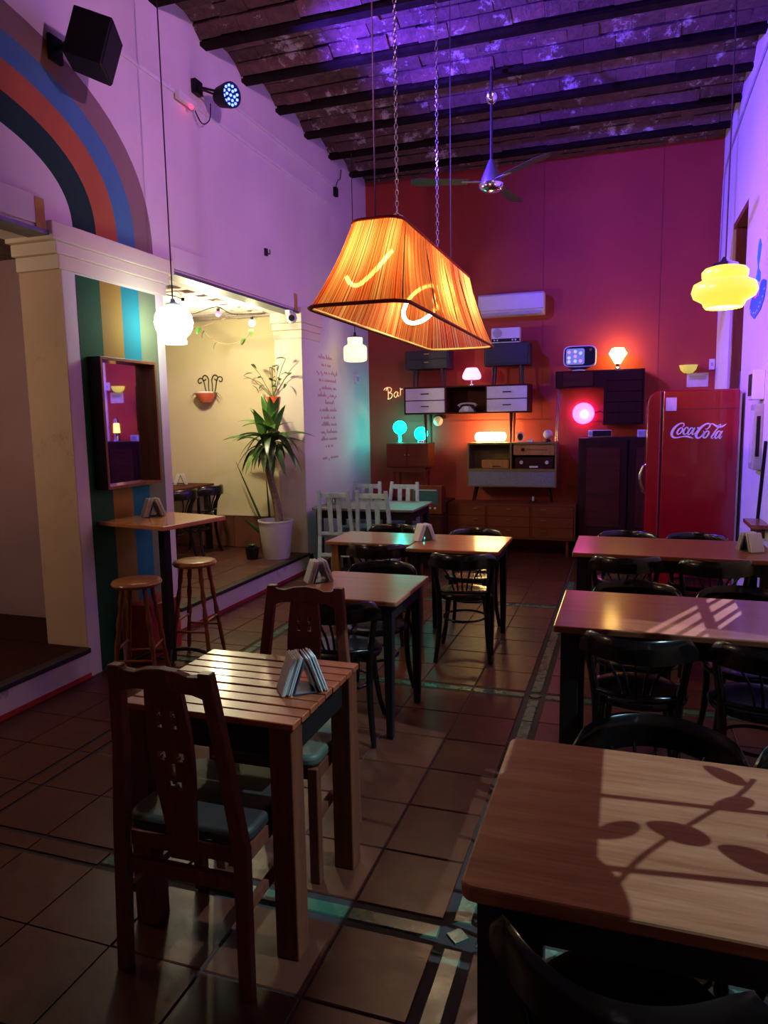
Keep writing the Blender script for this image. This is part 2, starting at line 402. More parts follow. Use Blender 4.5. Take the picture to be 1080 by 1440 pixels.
# ---- floor: terracotta tiles with green border strips on a 2.06 m grid
floor = struct('floor', MB().box(XL, XR, YF, YB + .1, -0.12, -0.006), 'grout')
P_ = 2.06; SX, SY = -0.50, 1.98                     # strips start (x) and (y), 0.08 wide
T = 0.33
tile_me = {}
def slab(name, w, d, mat, parent, cx, cy, z=0.0, th=0.02, gap=0.006):
    key = (name, round(w, 3), round(d, 3), mat)
    if key not in tile_me:
        a, b = w / 2 - gap / 2, d / 2 - gap / 2
        e = 0.004
        mb = MB(); vs = [(-a, -b, -th), (a, -b, -th), (a, b, -th), (-a, b, -th), (-a, -b, -e), (a, -b, -e), (a, b, -e), (-a, b, -e), (-a + e, -b + e, 0), (a - e, -b + e, 0), (a - e, b - e, 0), (-a + e, b - e, 0)]
        mb.add(vs, [(8, 9, 10, 11)] + [(k, (k + 1) % 4, 4 + (k + 1) % 4, 4 + k) for k in range(4)] + [(4 + k, 4 + (k + 1) % 4, 8 + (k + 1) % 4, 8 + k) for k in range(4)])
        o = mb.build(name, mat, parent); tile_me[key] = o.data
    else:
        o = bpy.data.objects.new(name, tile_me[key]); COL.objects.link(o); o.parent = parent
    o.location = (cx, cy, z + random.uniform(-.0012, .0)); o.rotation_euler = (random.uniform(-.002, .002), random.uniform(-.002, .002), 0)
    return o
rest = MB()
def cells(lo, hi, s0):
    out = []; k = math.floor((lo - s0) / P_) - 1
    while s0 + k * P_ < hi + P_:
        b = s0 + k * P_; out.append((b, b + .08, True))
        for j in range(6): out.append((b + .08 + j * T + (.018 if j == 0 else 0), b + .08 + (j + 1) * T - (.018 if j == 5 else 0), False))
        k += 1
    return [(max(a, lo), min(b, hi), st) for a, b, st in out if min(b, hi) - max(a, lo) > 0.03]
for (x0, x1, sx) in cells(XL, XR, SX):
    for (y0, y1, sy) in cells(YF, YB, SY):
        cx, cy = (x0 + x1) / 2, (y0 + y1) / 2
        vis = 1.25 < cy < 7.2 and cx > -0.72 * cy - .25 and cx < 0.22 * cy + .2
        if not vis:
            rest.box(x0 + .003, x1 - .003, y0 + .003, y1 - .003, -.02, -.0005); continue
        if sx and sy:
            dm = MB().prism([(.036, 0), (0, .036), (-.036, 0), (0, -.036)], .02, Matrix.Translation((0, 0, -.02)))
            o = dm.build('diamond_tile', 'border_green', floor); o.location = (cx, cy, 0)
        elif sx or sy:
            w, d = x1 - x0, y1 - y0
            slab('border_tile', w - (.014 if sx else 0), d - (.014 if sy else 0), 'border_green', floor, cx, cy)
        else:
            slab('floor_tile', x1 - x0, y1 - y0, 'terracotta', floor, cx, cy)
r_ = rest.build('floor_tile_field', 'terracotta', floor); r_['kind'] = 'stuff'

# ---- left wall: two openings, pillar, far column; thick 0.32
wl = MB()
XO = XL - .32
wl.box(XO, XL, YF, 1.48, 0, ZC).box(XO, XL, 1.48, 3.6, 2.74, ZC).box(XO, XL, 3.6, 4.6, 0, ZC).box(XO, XL, 4.6, 7.0, 2.76, ZC).box(XO, XL, 7.0, YB, 0, ZC)
wall_left = struct('wall_left', wl, 'wall_white')
MB().box(XO, XL - .001, 3.592, 3.602, .2, 2.56).build('jamb_face', 'jamb_tan', wall_left)
MB().box(XO, XL - .002, 6.99, 7.0, .2, 2.5).build('jamb_face', 'capital_cream', wall_left)
# painted stripes on the pillar and the arch above it (flat paint, 2 mm)
for (a, b, m) in ((3.71, 3.925, 'paint_green'), (3.925, 4.13, 'paint_ochre'), (4.13, 4.315, 'paint_blue'), (4.315, 4.505, 'paint_grey')):
    MB().box(XL, XL + .002, a, b, 0.0 if a < 3.8 else .12, 2.55).build('painted_stripe', m, wall_left)
def arch(k, n=40):
    a = 1.12 + (1.91 - 1.12) * k; b = 0.52 + (1.16 - 0.52) * k; out = []
    for i in range(n + 1):
        t = PI * i / n; c, s_ = math.cos(t), math.sin(t); e = 2 / 2.4
        out.append((2.6 + a * math.copysign(abs(c) ** e, c), 2.80 + b * abs(s_) ** e))
    return out
for k0, k1, m in ((0, .26, 'paint_dark_green'), (.26, .52, 'paint_terracotta'), (.52, .755, 'paint_slate_blue'), (.755, 1.0, 'paint_mauve_grey')):
    i, o = arch(k0), arch(k1); mb = MB(); n = len(i)
    vs = [(XL + d, p[0], p[1]) for d in (.0, .002) for q in (i, o) for p in q]
    fs = []
    for j in range(n - 1):
        fs += [(2 * n + j, 2 * n + j + 1, 3 * n + j + 1, 3 * n + j), (j, n + j, n + j + 1, j + 1), (j, j + 1, 2 * n + j + 1, 2 * n + j), (n + j, 3 * n + j, 3 * n + j + 1, n + j + 1)]
    mb.add(vs, fs).build('painted_arch_band', m, wall_left)
# capitals
def capital(name, y0, y1, z0, side, parent=None, ztop=2.82):
    mb = MB()
    for k, (za, zb, pr) in enumerate(((z0, z0 + .085, .030), (z0 + .085, z0 + .155, .060), (z0 + .155, ztop, .10))):
        ya = y0 - (pr if 'n' in side else 0); yb = y1 + (pr if 'f' in side else 0)
        mb.box(XO - (pr if 'b' in side else 0), XL + pr * .45, ya, yb, za, zb)
    return struct(name, mb, 'capital_cream', bevel=.006)
capital('trim_1', 3.6, 4.6, 2.56, 'nf')
capital('trim_2', 7.0, 7.45, 2.50, 'n', ztop=2.80)
capital('trim_3', 0.68, 1.48, 2.56, 'nf')
# lintels over the openings: plaster band, steel flange beneath
for nm, y0, y1 in (('trim_4', 4.72, 6.88), ('trim_5', 1.6, 3.48)):
    t = struct(nm, MB().box(XL, XL + .014, y0, y1, 2.78, 2.94), 'wall_white', bevel=.004)
    MB().box(XL - .14, XL + .02, y0 - .05, y1 + .02, 2.735, 2.758).build('steel_flange', 'grey_metal', t)
    MB().box(XL + .014, XL + .017, y1 - .07, y1, 2.76, 2.93).build('ochre_patch', 'ochre_mark', t)
# platforms (raised floors) seen through the openings
plat = struct('floor_platform', MB().box(-6.2, XL - .0, 4.6, 7.13, 0.0, .175).box(-6.2, XO, 4.25, 4.6, 0.0, .175), 'grout')
for i in range(9):
    for j in range(8):
        x1 = XL - .055 - i * .33; y0 = 4.6 + j * .32
        if x1 - .33 < -6.15: continue
        slab('platform_tile', .33, .32, 'platform_tile', plat, x1 - .165, min(y0 + .16, 6.97), .197)
MB().box(XL - .055, XL + .022, 4.6, 7.0, .168, .2).build('nosing', 'step_edge', plat, bevel=.006)
MB().box(XL, XL + .006, 4.6, 7.0, .0, .168).build('riser_face', 'riser_white', plat)
MB().box(XL + .006, XL + .012, 4.6, 9.0, .0, .03).build('red_line', 'red_paint', plat)
plat2 = struct('floor_platform.001', MB().box(-6.2, XL, .9, 3.6, 0.0, .175).box(-6.2, XO, 3.6, 4.12, 0.0, .175), 'step_edge')
MB().box(-6.2, XL - .05, 1.48, 3.59, .175, .197).build('floor_boards', 'dark_wood', plat2)
MB().box(-6.2, XO, 3.6, 4.1, .175, .197).build('floor_boards', 'dark_wood', plat2)
MB().box(XL - .05, XL + .022, 1.48, 3.6, .165, .2).build('nosing', 'step_edge', plat2, bevel=.006)
MB().box(XL, XL + .006, 1.48, 3.6, .0, .165).build('riser_face', 'riser_white', plat2)
MB().box(XL + .006, XL + .012, .9, 3.6, .0, .03).build('red_line', 'red_paint', plat2)
# side rooms
struct('wall_side_room', MB().box(-6.3, XO, 7.15, 7.25, 0, 3.1), 'wall_cream')
sk = struct('baseboard_side_room', MB().box(-6.2, XO, 7.135, 7.15, .2, .575), 'grout')
for i in range(8):
    MB().box(-.163, .163, -.006, .006, 0, .36).build('skirting_tile', 'skirting_tile', sk, bevel=.002, loc=(XO - .17 - i * .33, 7.132, .205))
MB().box(-6.2, XO, 7.118, 7.136, .57, .59).build('skirting_cap', 'wall_cream', sk)
struct('wall_divider', MB().box(-6.3, XO, 4.13, 4.24, 0, 3.1), 'mauve')
struct('wall_side_room.001', MB().box(-6.3, -6.2, .8, 7.2, 0, 3.1), 'wall_cream')
struct('wall_side_room.002', MB().box(-6.3, XO, .8, .9, 0, 3.1), 'mauve')
cs = struct('ceiling_side_room', MB().box(-6.3, XO, .8, 7.25, 2.80, 3.1), 'mortar')
bk = MB().box(-.122, .122, -.056, .056, -.03, .0).build('brick', 'whitewashed_brick', cs, bevel=.006, seg=1)
first = True
for j in range(19):
    for i in range(8):
        x = XO - .14 - i * .252 - (j % 2) * .126; y = 7.085 - j * .12
        if x < -5.75: continue
        o = bk if first else bk.copy()
        if not first: COL.objects.link(o)
        first = False
        o.location = (x, y, 2.795 + random.uniform(-.006, .004)); o.rotation_euler = (random.uniform(-.03, .03), random.uniform(-.02, .02), random.uniform(-.01, .01))

# ---- other walls
wall_back = struct('wall_back', MB().box(XL - .3, XR + .3, YB, YB + .15, 0, ZC), 'wall_red')
for xs in (-.98, .35): MB().box(xs - .001, xs + .001, YB - .002, YB, 1.0, 4.7).build('wall_seam', 'fridge_seam', wall_back)
MB().box(-2.9, XR, YB - .012, YB, 1.575, 1.605).build('rail_strip', 'wall_red', wall_back)
wr = MB(); X2 = XR + .16
XT = XR + .05          # thin infill around the street windows
wr.box(XR, X2, YF, .9, 0, ZC).box(XR, XT, .9, 3.05, 0, .9).box(XR, XT, .9, 3.05, 2.163, 2.326).box(XR, XT, .9, 3.05, 3.12, ZC).box(XR, XT, .9, 1.75, 2.326, 3.12)
wr.box(XR, X2, 3.05, 4.2, 0, ZC).box(XR, XT, 4.2, 4.48, 0, ZC).box(XR, XT, 4.48, 5.0, 0, 1.55).box(XR, XT, 4.48, 5.0, 2.2, ZC).box(XR, XT, 5.0, 5.4, 0, ZC).box(XR, X2, 5.4, 7.12, 0, ZC)
wr.box(XR, X2, 8.02, YB, 0, ZC).box(XR, X2, 7.12, 8.02, 3.48, ZC)
struct('wall_right', wr, 'wall_right_white')
dr = struct('door_1', MB().box(XR + .14, XR + .18, 7.12, 8.02, 0, 3.48), 'dark_wood')
MB().box(XR + .02, XR + .16, 7.12, 7.17, 0, 3.43).box(XR + .02, XR + .16, 7.97, 8.02, 0, 3.43).box(XR + .0, XR + .16, 7.12, 8.02, 3.43, 3.48).build('door_frame', 'frame_wood', dr, bevel=.004)
for k in range(2):
    y0 = 7.2 + k * .39
    MB().box(XR + .115, XR + .14, y0, y0 + .36, 2.12, 3.38).build('pane', 'glass_dark', dr)
    MB().box(XR + .10, XR + .14, y0, y0 + .36, .1, 2.05).build('shutter_leaf', 'blue_shutter', dr, bevel=.008)
MB().box(XR + .09, XR + .14, 7.55, 7.6, .1, 3.4).build('mullion', 'dark_wood', dr)
# ---- front wall behind the camera; barred street windows in the bright wall beside the camera
struct('wall_front', MB().box(XL - .3, XR + .3, YF - .12, YF, 0, ZC), 'wall_white')
def window(nm, y0, y1, z0, z1, bars, horiz=()):
    fr = MB(); xa, xb = XR + .01, XR + .045
    for z in (z0, z1 - .02): fr.box(xa, xb, y0, y1, z, z + .02)
    for y in (y0, y1 - .02): fr.box(xa, xb, y, y + .02, z0, z1)
    w = struct(nm, fr, 'frame_wood')
    for y in bars: MB().box(xa + .01, xa + .025, y - .007, y + .007, z0, z1).build('window_bar', 'wire_dark', w)
    for z in horiz: MB().box(xa + .01, xa + .025, y0, y1, z - .007, z + .007).build('window_bar', 'wire_dark', w)
window('window_1', .9, 3.05, .9, 2.163, [1.04 + .23 * k for k in range(9)])
window('window_2', 1.75, 3.05, 2.326, 3.12, [2.4])
window('window_3', 4.48, 5.0, 1.55, 2.2, [4.61, 4.74, 4.87], [1.80, 1.815, 1.83])


# ---- ceiling: jack arches of brick between dark beams running across the room
ceil = struct('ceiling', MB().box(XL - .3, XR + .3, YF - .12, YB + .15, 4.86, ZC), 'mortar')
YBM = [4.665 - .645 * k for k in range(9, 0, -1)] + [4.665 + .645 * k for k in range(8)]
ZB = 4.575
me_beam = None
for y in YBM:
    if y < YF: continue
    if me_beam is None:
        mb = MB().box(XL, XR, -.045, .045, 0, .03).box(XL, XR, -.012, .012, .03, .3); o = mb.build('ceiling_beam', 'beam_dark', ceil); me_beam = o.data
    else:
        o = bpy.data.objects.new('ceiling_beam', me_beam); COL.objects.link(o); o.parent = ceil
    o.location = (0, y, ZB)
bb = MB().box(-.1235, .1235, -.0575, .0575, 0, .055).build('brick', 'vault_brick', ceil, bevel=.003, seg=1)
bfirst = True; rest = MB()
for bi in range(len(YBM) - 1):
    ya, yb = YBM[bi] + .035, YBM[bi + 1] - .035; ym = (ya + yb) / 2; hw = (yb - ya) / 2
    if yb < 3.2: continue
    for j in range(5):
        t = -1 + (2 * j + 1) / 5; y = ym + t * hw; z = ZB + .035 + .115 * (1 - t * t); ang = math.atan(-2 * .115 * t / hw)
        for i in range(18):
            x = XL + .06 + i * .248 + (j % 2) * .124 - .06
            if x > XR - .02 or x < XL + .05: x = min(max(x, XL + .06), XR - .06)
            Mx = Matrix.Translation((x, y, z + random.uniform(-.008, .008))) @ Matrix.Rotation(ang + random.uniform(-.03, .03), 4, 'X')
            px = (x * .948 + y * .318) / (-.318 * x + .94 * y - .127 * 2.98) * 999
            ind = 4.6 < ym < 7.2 and -545 < px < 560
            if ind:
                o = bb if bfirst else bb.copy()
                if not bfirst: COL.objects.link(o)
                bfirst = False; o.matrix_local = Mx
            else: rest.box(-.1235, .1235, -.0575, .0575, 0, .055, Mx)
o = rest.build('brick_field', 'vault_brick', ceil); o['kind'] = 'stuff'

# ================================================================== FURNITURE
def table(name, label, x0, x1, y0, y1, z, top, legm, leg=.055, th=.026, inset=.035, apron='black_paint', corner=.015, group=None, taper=.7, rz=0):
    cx, cy = (x0 + x1) / 2, (y0 + y1) / 2; w, d = (x1 - x0) / 2, (y1 - y0) / 2
    t = thing(name, label, 'table', (cx, cy, 0), rz, group)
    MB().prism(rrect(-w, w, -d, d, corner), th, Matrix.Translation((0, 0, z - th))).build('table_top', top, t, bevel=.006)
    a, b = w - inset, d - inset; zl = z - th; ap = .085
    m = MB()
    for s in (-1, 1):
        m.box(-a + leg, a - leg, s * b - .012 - s * .02, s * b + .012 - s * .02, zl - ap, zl)
        m.box(s * a - .012 - s * .02, s * a + .012 - s * .02, -b + leg, b - leg, zl - ap, zl)
    m.build('apron', apron, t)
    for sx in (-1, 1):
        for sy in (-1, 1):
            cxl, cyl = sx * (a - leg / 2), sy * (b - leg / 2); h = leg / 2; q = h * taper; vs = []
            for zz, k in ((0, q), (zl - ap - .05, h), (zl, h)):
                vs += [(cxl - k, cyl - k, zz), (cxl + k, cyl - k, zz), (cxl + k, cyl + k, zz), (cxl - k, cyl + k, zz)]
            fs = [(3, 2, 1, 0), (8, 9, 10, 11)] + [(r * 4 + k, r * 4 + (k + 1) % 4, r * 4 + 4 + (k + 1) % 4, r * 4 + 4 + k) for r in (0, 1) for k in range(4)]
            MB().add(vs, fs).build('leg', legm, t, bevel=.004)
    return t
G_T = 'long dark-legged tables by the white wall'
table('dining_table', 'worn brown table in the foreground with leaf shadows across its top', -.28, .90, 1.235, 1.91, .735, 'table_wood_worn', 'black_paint', .075, .032, .03, corner=.03, group=G_T, taper=1)
table('dining_table', 'brown wooden table second from the camera along the bright wall', -.27, .92, 3.04, 3.72, .735, 'table_wood', 'black_paint', .075, .03, .03, corner=.012, group=G_T, taper=1)
table('dining_table', 'brown wooden table before the red fridge with one napkin stand', -.31, .93, 4.78, 5.50, .735, 'table_wood', 'black_paint', .075, .03, .03, corner=.012, group=G_T, taper=1)
G_M = 'square tables in the middle row'
table('dining_table', 'small brown table with tapered black legs behind the slatted table', -1.63, -1.04, 3.24, 3.86, .735, 'table_wood_mid', 'black_paint', .05, group=G_M)
table('dining_table', 'brown table with black legs beside the orange-legged table', -1.432, -.78, 4.68, 5.33, .735, 'table_wood_mid', 'black_paint', .05, group=G_M)
table('dining_table', 'brown table with light orange wooden legs', -2.10, -1.44, 4.82, 5.33, .735, 'table_wood_mid', 'leg_orange', .055, group=G_M, taper=1)
table('dining_table', 'grey-topped dark table between the pale blue slatted chairs', -3.07, -1.97, 6.72, 7.50, .735, 'grey_top', 'black_paint', .06, group=None, taper=1)
table('dining_table', 'dark table in the yellow side room against its far wall', -5.25, -4.42, 5.95, 7.05, .945, 'walnut', 'black_paint', .06, taper=1)
# the table in the side room stands on the platform: shorten by lifting it
for o in [o for o in bpy.data.objects if o.get('label', '').startswith('dark table in the yellow')]:
    o.location.z = .2
    for c in children(o):
        if c.name.startswith('table_top') or c.name.startswith('apron'): c.location.z = -.2
        else: c.scale.z = .745 / .945

# slatted table
t = thing('slatted_table', 'square table with a top of glossy brown slats and thick legs', 'table', (-1.185, 2.035, 0))
w, d, z = .30, .275, .755
ns = 9; sw = 2 * d / ns
sl = None
for k in range(ns):
    y = -d + (k + .5) * sw
    if sl is None: sl = MB().box(-w, w, -sw / 2 + .0035, sw / 2 - .0035, 0, .02).build('slat', 'slat_wood', t, bevel=.003); o = sl
    else: o = sl.copy(); COL.objects.link(o); o.parent = t
    o.location = (random.uniform(-.002, .002), y, z - .02 + random.uniform(-.001, .001))
m = MB()
for s in (-1, 1):
    m.box(-w + .1, w - .1, s * (d - .05) - .011, s * (d - .05) + .011, z - .125, z - .021); m.box(s * (w - .04) - .011, s * (w - .04) + .011, -d + .1, d - .1, z - .125, z - .021)
m.build('apron', 'black_paint', t)
for sx in (-1, 1):
    for sy in (-1, 1):
        MB().box(-.0375, .0375, -.0375, .0375, 0, z - .0205).build('leg', 'leg_brown', t, bevel=.004, loc=(sx * (w - .045), sy * (d - .045), 0))

# bentwood chair: faces +y, back feet at y=-0.19, top rail bulges to y=-0.33
def bentwood():
    t = thing('bentwood_chair', '', 'chair')
    m = MB().lathe([(.0, .452), (.12, .452), (.17, .458), (.195, .455), (.203, .44), (.198, .425), (.18, .42), (.0, .42)], 28, Matrix.Diagonal((1.0, .98, 1, 1)), cap=False)
    m.build('seat', 'black_lacquer', t, smooth=50)
    for s in (-1, 1):
        p = catmull([(s * .125, .135, .43), (s * .138, .155, .25), (s * .155, .185, .1), (s * .175, .215, 0)], 4)
        MB().tube(p, [.018 - .006 * k / (len(p) - 1) for k in range(len(p))], 8).build('leg', 'black_lacquer', t, smooth=60)
        p = catmull([(s * .185, -.205, 0), (s * .165, -.165, .16), (s * .158, -.15, .33), (s * .165, -.155, .47), (s * .185, -.168, .60), (s * .200, -.178, .70)], 4)
        MB().tube(p, [.014 + .004 * math.sin(PI * k / (len(p) - 1)) for k in range(len(p))], 8).build('leg', 'black_lacquer', t, smooth=60)
    n = 18; vs = []; fs = []                      # top rail: a bent board with softened edges
    prof = [(-.010, -.004), (-.011, .05), (-.008, .085), (.0, .093), (.008, .085), (.011, .05), (.010, -.004), (.0, -.008)]
    for i in range(n + 1):
        u = -1 + 2 * i / n; x = .222 * u; y = -.325 + .155 * abs(u) ** 2.0
        tx, ty = .222, .31 * u; L = math.hypot(tx, ty); nx, ny = ty / L, -tx / L
        drop = .0 + .012 * (1 - u * u); end = 1 - .55 * max(0, (abs(u) - .82) / .18) ** 2
        for a, b in prof: vs.append((x + nx * a, y + ny * a, .662 + drop * .4 + (b if b > .02 else b) * (end if b > .02 else 1)))
    q = len(prof)
    for i in range(n):
        for k in range(q): fs.append((i * q + k, i * q + (k + 1) % q, (i + 1) * q + (k + 1) % q, (i + 1) * q + k))
    fs += [tuple(range(q))[::-1], tuple(n * q + k for k in range(q))]
    MB().add(vs, fs).build('top_rail', 'black_lacquer', t, smooth=50)
    p = catmull([(-.165, -.155, .485), (-.09, -.205, .49), (0, -.222, .492), (.09, -.205, .49), (.165, -.155, .485)], 5)
    MB().tube(p, .012, 8).build('lower_rail', 'black_lacquer', t, smooth=60)
    for k in range(5):
        u = (k - 2) / 2
        p = catmull([(.055 * u, -.219 + .01 * u * u, .495), (.075 * u, -.252 + .012 * u * u, .58), (.125 * u, -.318 + .052 * u * u, .672)], 4)
        MB().tube(p, .0085, 6, sy=.7).build('spindle', 'black_lacquer', t, smooth=60)
    p = [(.145 * math.cos(2 * PI * k / 24), .005 + .15 * math.sin(2 * PI * k / 24), .27) for k in range(24)]
    MB().tube(p, .008, 6, closed=True).build('hoop_stretcher', 'black_lacquer', t, smooth=60)
    return t
bw = bentwood(); bw_kids = children(bw)
CHAIRS = [
    (.04, 1.335, 0, -8, 'black bentwood chair in the front corner, its curved rail seen from behind', 'chairs at the leaf-shadowed table'),
    (.11, 1.80, 0, 180, 'black bentwood chair behind the leaf-shadowed table, nearer the aisle', 'chairs at the leaf-shadowed table'),
    (.57, 1.80, 0, 180, 'black bentwood chair behind the leaf-shadowed table, nearer the white wall', 'chairs at the leaf-shadowed table'),
    (.085, 3.155, 0, -4, 'black bentwood chair backing onto the foreground table, aisle side', 'chairs at the second table by the wall'),
    (.56, 3.155, 0, 0, 'black bentwood chair backing onto the foreground table, wall side', 'chairs at the second table by the wall'),
    (.08, 3.605, 0, 180, 'black bentwood chair at the far side of the second wall table, aisle end', 'chairs at the second table by the wall'),
    (.58, 3.605, 0, 180, 'black bentwood chair at the far side of the second wall table, wall end', 'chairs at the second table by the wall'),
    (.01, 4.86, 0, 6, 'black bentwood chair on the near side of the table before the fridge, aisle end', 'chairs at the table before the fridge'),
    (.52, 4.86, 0, 8, 'black bentwood chair on the near side of the table before the fridge, wall end', 'chairs at the table before the fridge'),
    (.03, 5.37, 0, 176, 'black bentwood chair in front of the dark wardrobe, behind the table', 'chairs at the table before the fridge'),
    (.52, 5.37, 0, 180, 'black bentwood chair right in front of the red fridge, behind the table', 'chairs at the table before the fridge'),
    (-1.015, 4.71, 0, 8, 'black bentwood chair standing free in the aisle with its legs in view', 'chairs in the middle row'),
    (-1.685, 4.93, 0, 6, 'black bentwood chair pushed under the orange-legged table', 'chairs in the middle row'),
    (-1.82, 5.32, 0, 172, 'black bentwood chair between the orange-legged table and the blue chairs', 'chairs in the middle row'),
    (-1.08, 5.24, 0, 180, 'black bentwood chair behind the black-legged table, towards the sideboard', 'chairs in the middle row'),
    (-1.365, 3.80, 0, 180, 'black bentwood chair on the far side of the small tapered-leg table', 'chairs in the middle row'),
    (-1.365, 3.345, 0, 10, 'black bentwood chair behind the carved brown chair, at the tapered-leg table', 'chairs in the middle row'),
    (-4.47, 6.22, .2, 90, 'black chair in the yellow side room, nearer the striped pillar', 'chairs in the side room'),
    (-4.45, 6.68, .2, 90, 'black chair in the yellow side room, nearer the potted palm', 'chairs in the side room'),
]
for i, (x, y, z, a, lab, g) in enumerate(CHAIRS):
    if i == 0: bw.location = (x, y, z); bw.rotation_euler.z = R(a); tag(bw, lab, None, g)
    else: copy_thing(bw, (x, y, z), a, lab, g, bw_kids)

# carved brown chair: faces +y, back feet at y=-0.20
def carved():
    t = thing('carved_chair', '', 'chair')
    for s in (-1, 1):
        p = [(s * .205, -.20, 0), (s * .198, -.185, .44), (s * .166, -.205, .72), (s * .142, -.235, .965)]
        m = MB(); vs = []
        for (x, y, z), w in zip(p, (.02, .022, .02, .019)): vs += [(x - w, y - .017, z), (x + w, y - .017, z), (x + w, y + .017, z), (x - w, y + .017, z)]
        fs = [(3, 2, 1, 0), (12, 13, 14, 15)] + [(r * 4 + k, r * 4 + (k + 1) % 4, r * 4 + 4 + (k + 1) % 4, r * 4 + 4 + k) for r in range(3) for k in range(4)]
        m.add(vs, fs).build('leg', 'chair_brown', t, bevel=.004)
        MB().box(-.019, .019, -.019, .019, 0, .43).build('leg', 'chair_brown', t, bevel=.004, loc=(s * .185, .19, 0))
        MB().box(-.01, .01, -.17, .17, -.014, .014).build('stretcher', 'chair_brown', t, loc=(s * .19, .0, .24))
    lean = Matrix.Translation((0, -.203, .712)) @ Matrix.Rotation(R(6.5), 4, 'X')
    # crest rail with a gentle double wave
    top = [(-.135, .252), (-.115, .240), (-.085, .238), (-.05, .250), (0, .255), (.05, .250), (.085, .238), (.115, .240), (.135, .252)]
    poly = [(-.135, .175), (-.09, .188), (0, .192), (.09, .188), (.135, .175)] + [(x, y) for x, y in top[::-1]]
    up = Matrix(((1, 0, 0, 0), (0, 0, -1, 0), (0, 1, 0, 0), (0, 0, 0, 1)))
    MB().prism(poly, .026, lean @ up @ Matrix.Translation((0, 0, -.013))).build('crest_rail', 'chair_brown', t, bevel=.004)
    # pierced splat: outline with carved holes laid out as a grid
    hb = bmesh.new()
    W2 = lambda z: .058 - .012 * math.cos((z + .33) * 9.0)
    n_r, n_c = 60, 26; z0, z1 = -.35, .205; grid = []
    def hole(u, z):
        for (hu, hz, ru, rz_) in ((-.35, .12, .14, .014), (.35, .12, .14, .014), (-.35, .085, .13, .010), (.35, .085, .13, .010), (-.42, -.01, .2, .014), (.42, -.01, .2, .014), (0, -.055, .16, .022), (-.22, -.105, .2, .016), (.22, -.105, .2, .016)):
            if ((u - hu) / ru) ** 2 + ((z - hz) / rz_) ** 2 < 1: return True
        return False
    m = MB(); vid = {}
    def V(i, j, s):
        k = (i, j, s)
        if k not in vid:
            z = z0 + (z1 - z0) * i / n_r; u = -1 + 2 * j / n_c
            vid[k] = len(m.v); m.v.append(tuple(lean @ Vector((u * W2(z), s * .008, z))))
        return vid[k]
    solid = {(i, j): not hole(-1 + 2 * (j + .5) / n_c, z0 + (z1 - z0) * (i + .5) / n_r) for i in range(n_r) for j in range(n_c)}
    for (i, j), ok in solid.items():
        if not ok: continue
        m.f.append((V(i, j, -1), V(i, j + 1, -1), V(i + 1, j + 1, -1), V(i + 1, j, -1))); m.f.append((V(i, j, 1), V(i + 1, j, 1), V(i + 1, j + 1, 1), V(i, j + 1, 1)))
        for di, dj, e in ((-1, 0, ((i, j), (i, j + 1))), (1, 0, ((i + 1, j + 1), (i + 1, j))), (0, -1, ((i + 1, j), (i, j))), (0, 1, ((i, j + 1), (i + 1, j + 1)))):
            if not solid.get((i + di, j + dj), False):
                (a, b), (c, d_) = e; m.f.append((V(a, b, -1), V(a, b, 1), V(c, d_, 1), V(c, d_, -1)))
    hb.free()
    m.build('pierced_splat', 'chair_brown', t)
    MB().box(-.195, .195, -.012, .012, -.022, .022).build('back_stretcher', 'chair_brown', t, bevel=.003, loc=(0, -.178, .33))
    m = MB().box(-.185, .185, -.175, -.155, .385, .43).box(-.185, .185, .18, .2, .385, .43).box(-.205, -.185, -.17, .19, .385, .43).box(.185, .205, -.17, .19, .385, .43)
    m.build('seat_frame', 'chair_brown', t)
    m = MB(); vs = rrect(-.206, .206, -.165, .215, .05)
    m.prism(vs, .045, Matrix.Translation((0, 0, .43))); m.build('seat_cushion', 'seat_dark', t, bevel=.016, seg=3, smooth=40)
    return t
cv = carved(); cvk = children(cv)
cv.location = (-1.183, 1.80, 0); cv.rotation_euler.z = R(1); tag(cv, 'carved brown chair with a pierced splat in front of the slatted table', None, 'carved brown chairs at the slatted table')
c2 = copy_thing(cv, (-1.19, 2.315, 0), 183, 'carved brown chair behind the slatted table, facing the camera', 'carved brown chairs at the slatted table', cvk)
for k in children(c2):
    if k.name.startswith('seat_cushion'): k.data = k.data.copy(); k.data.materials[0] = MATS['seat_vinyl']; k['label'] = 'grey-green padded seat'

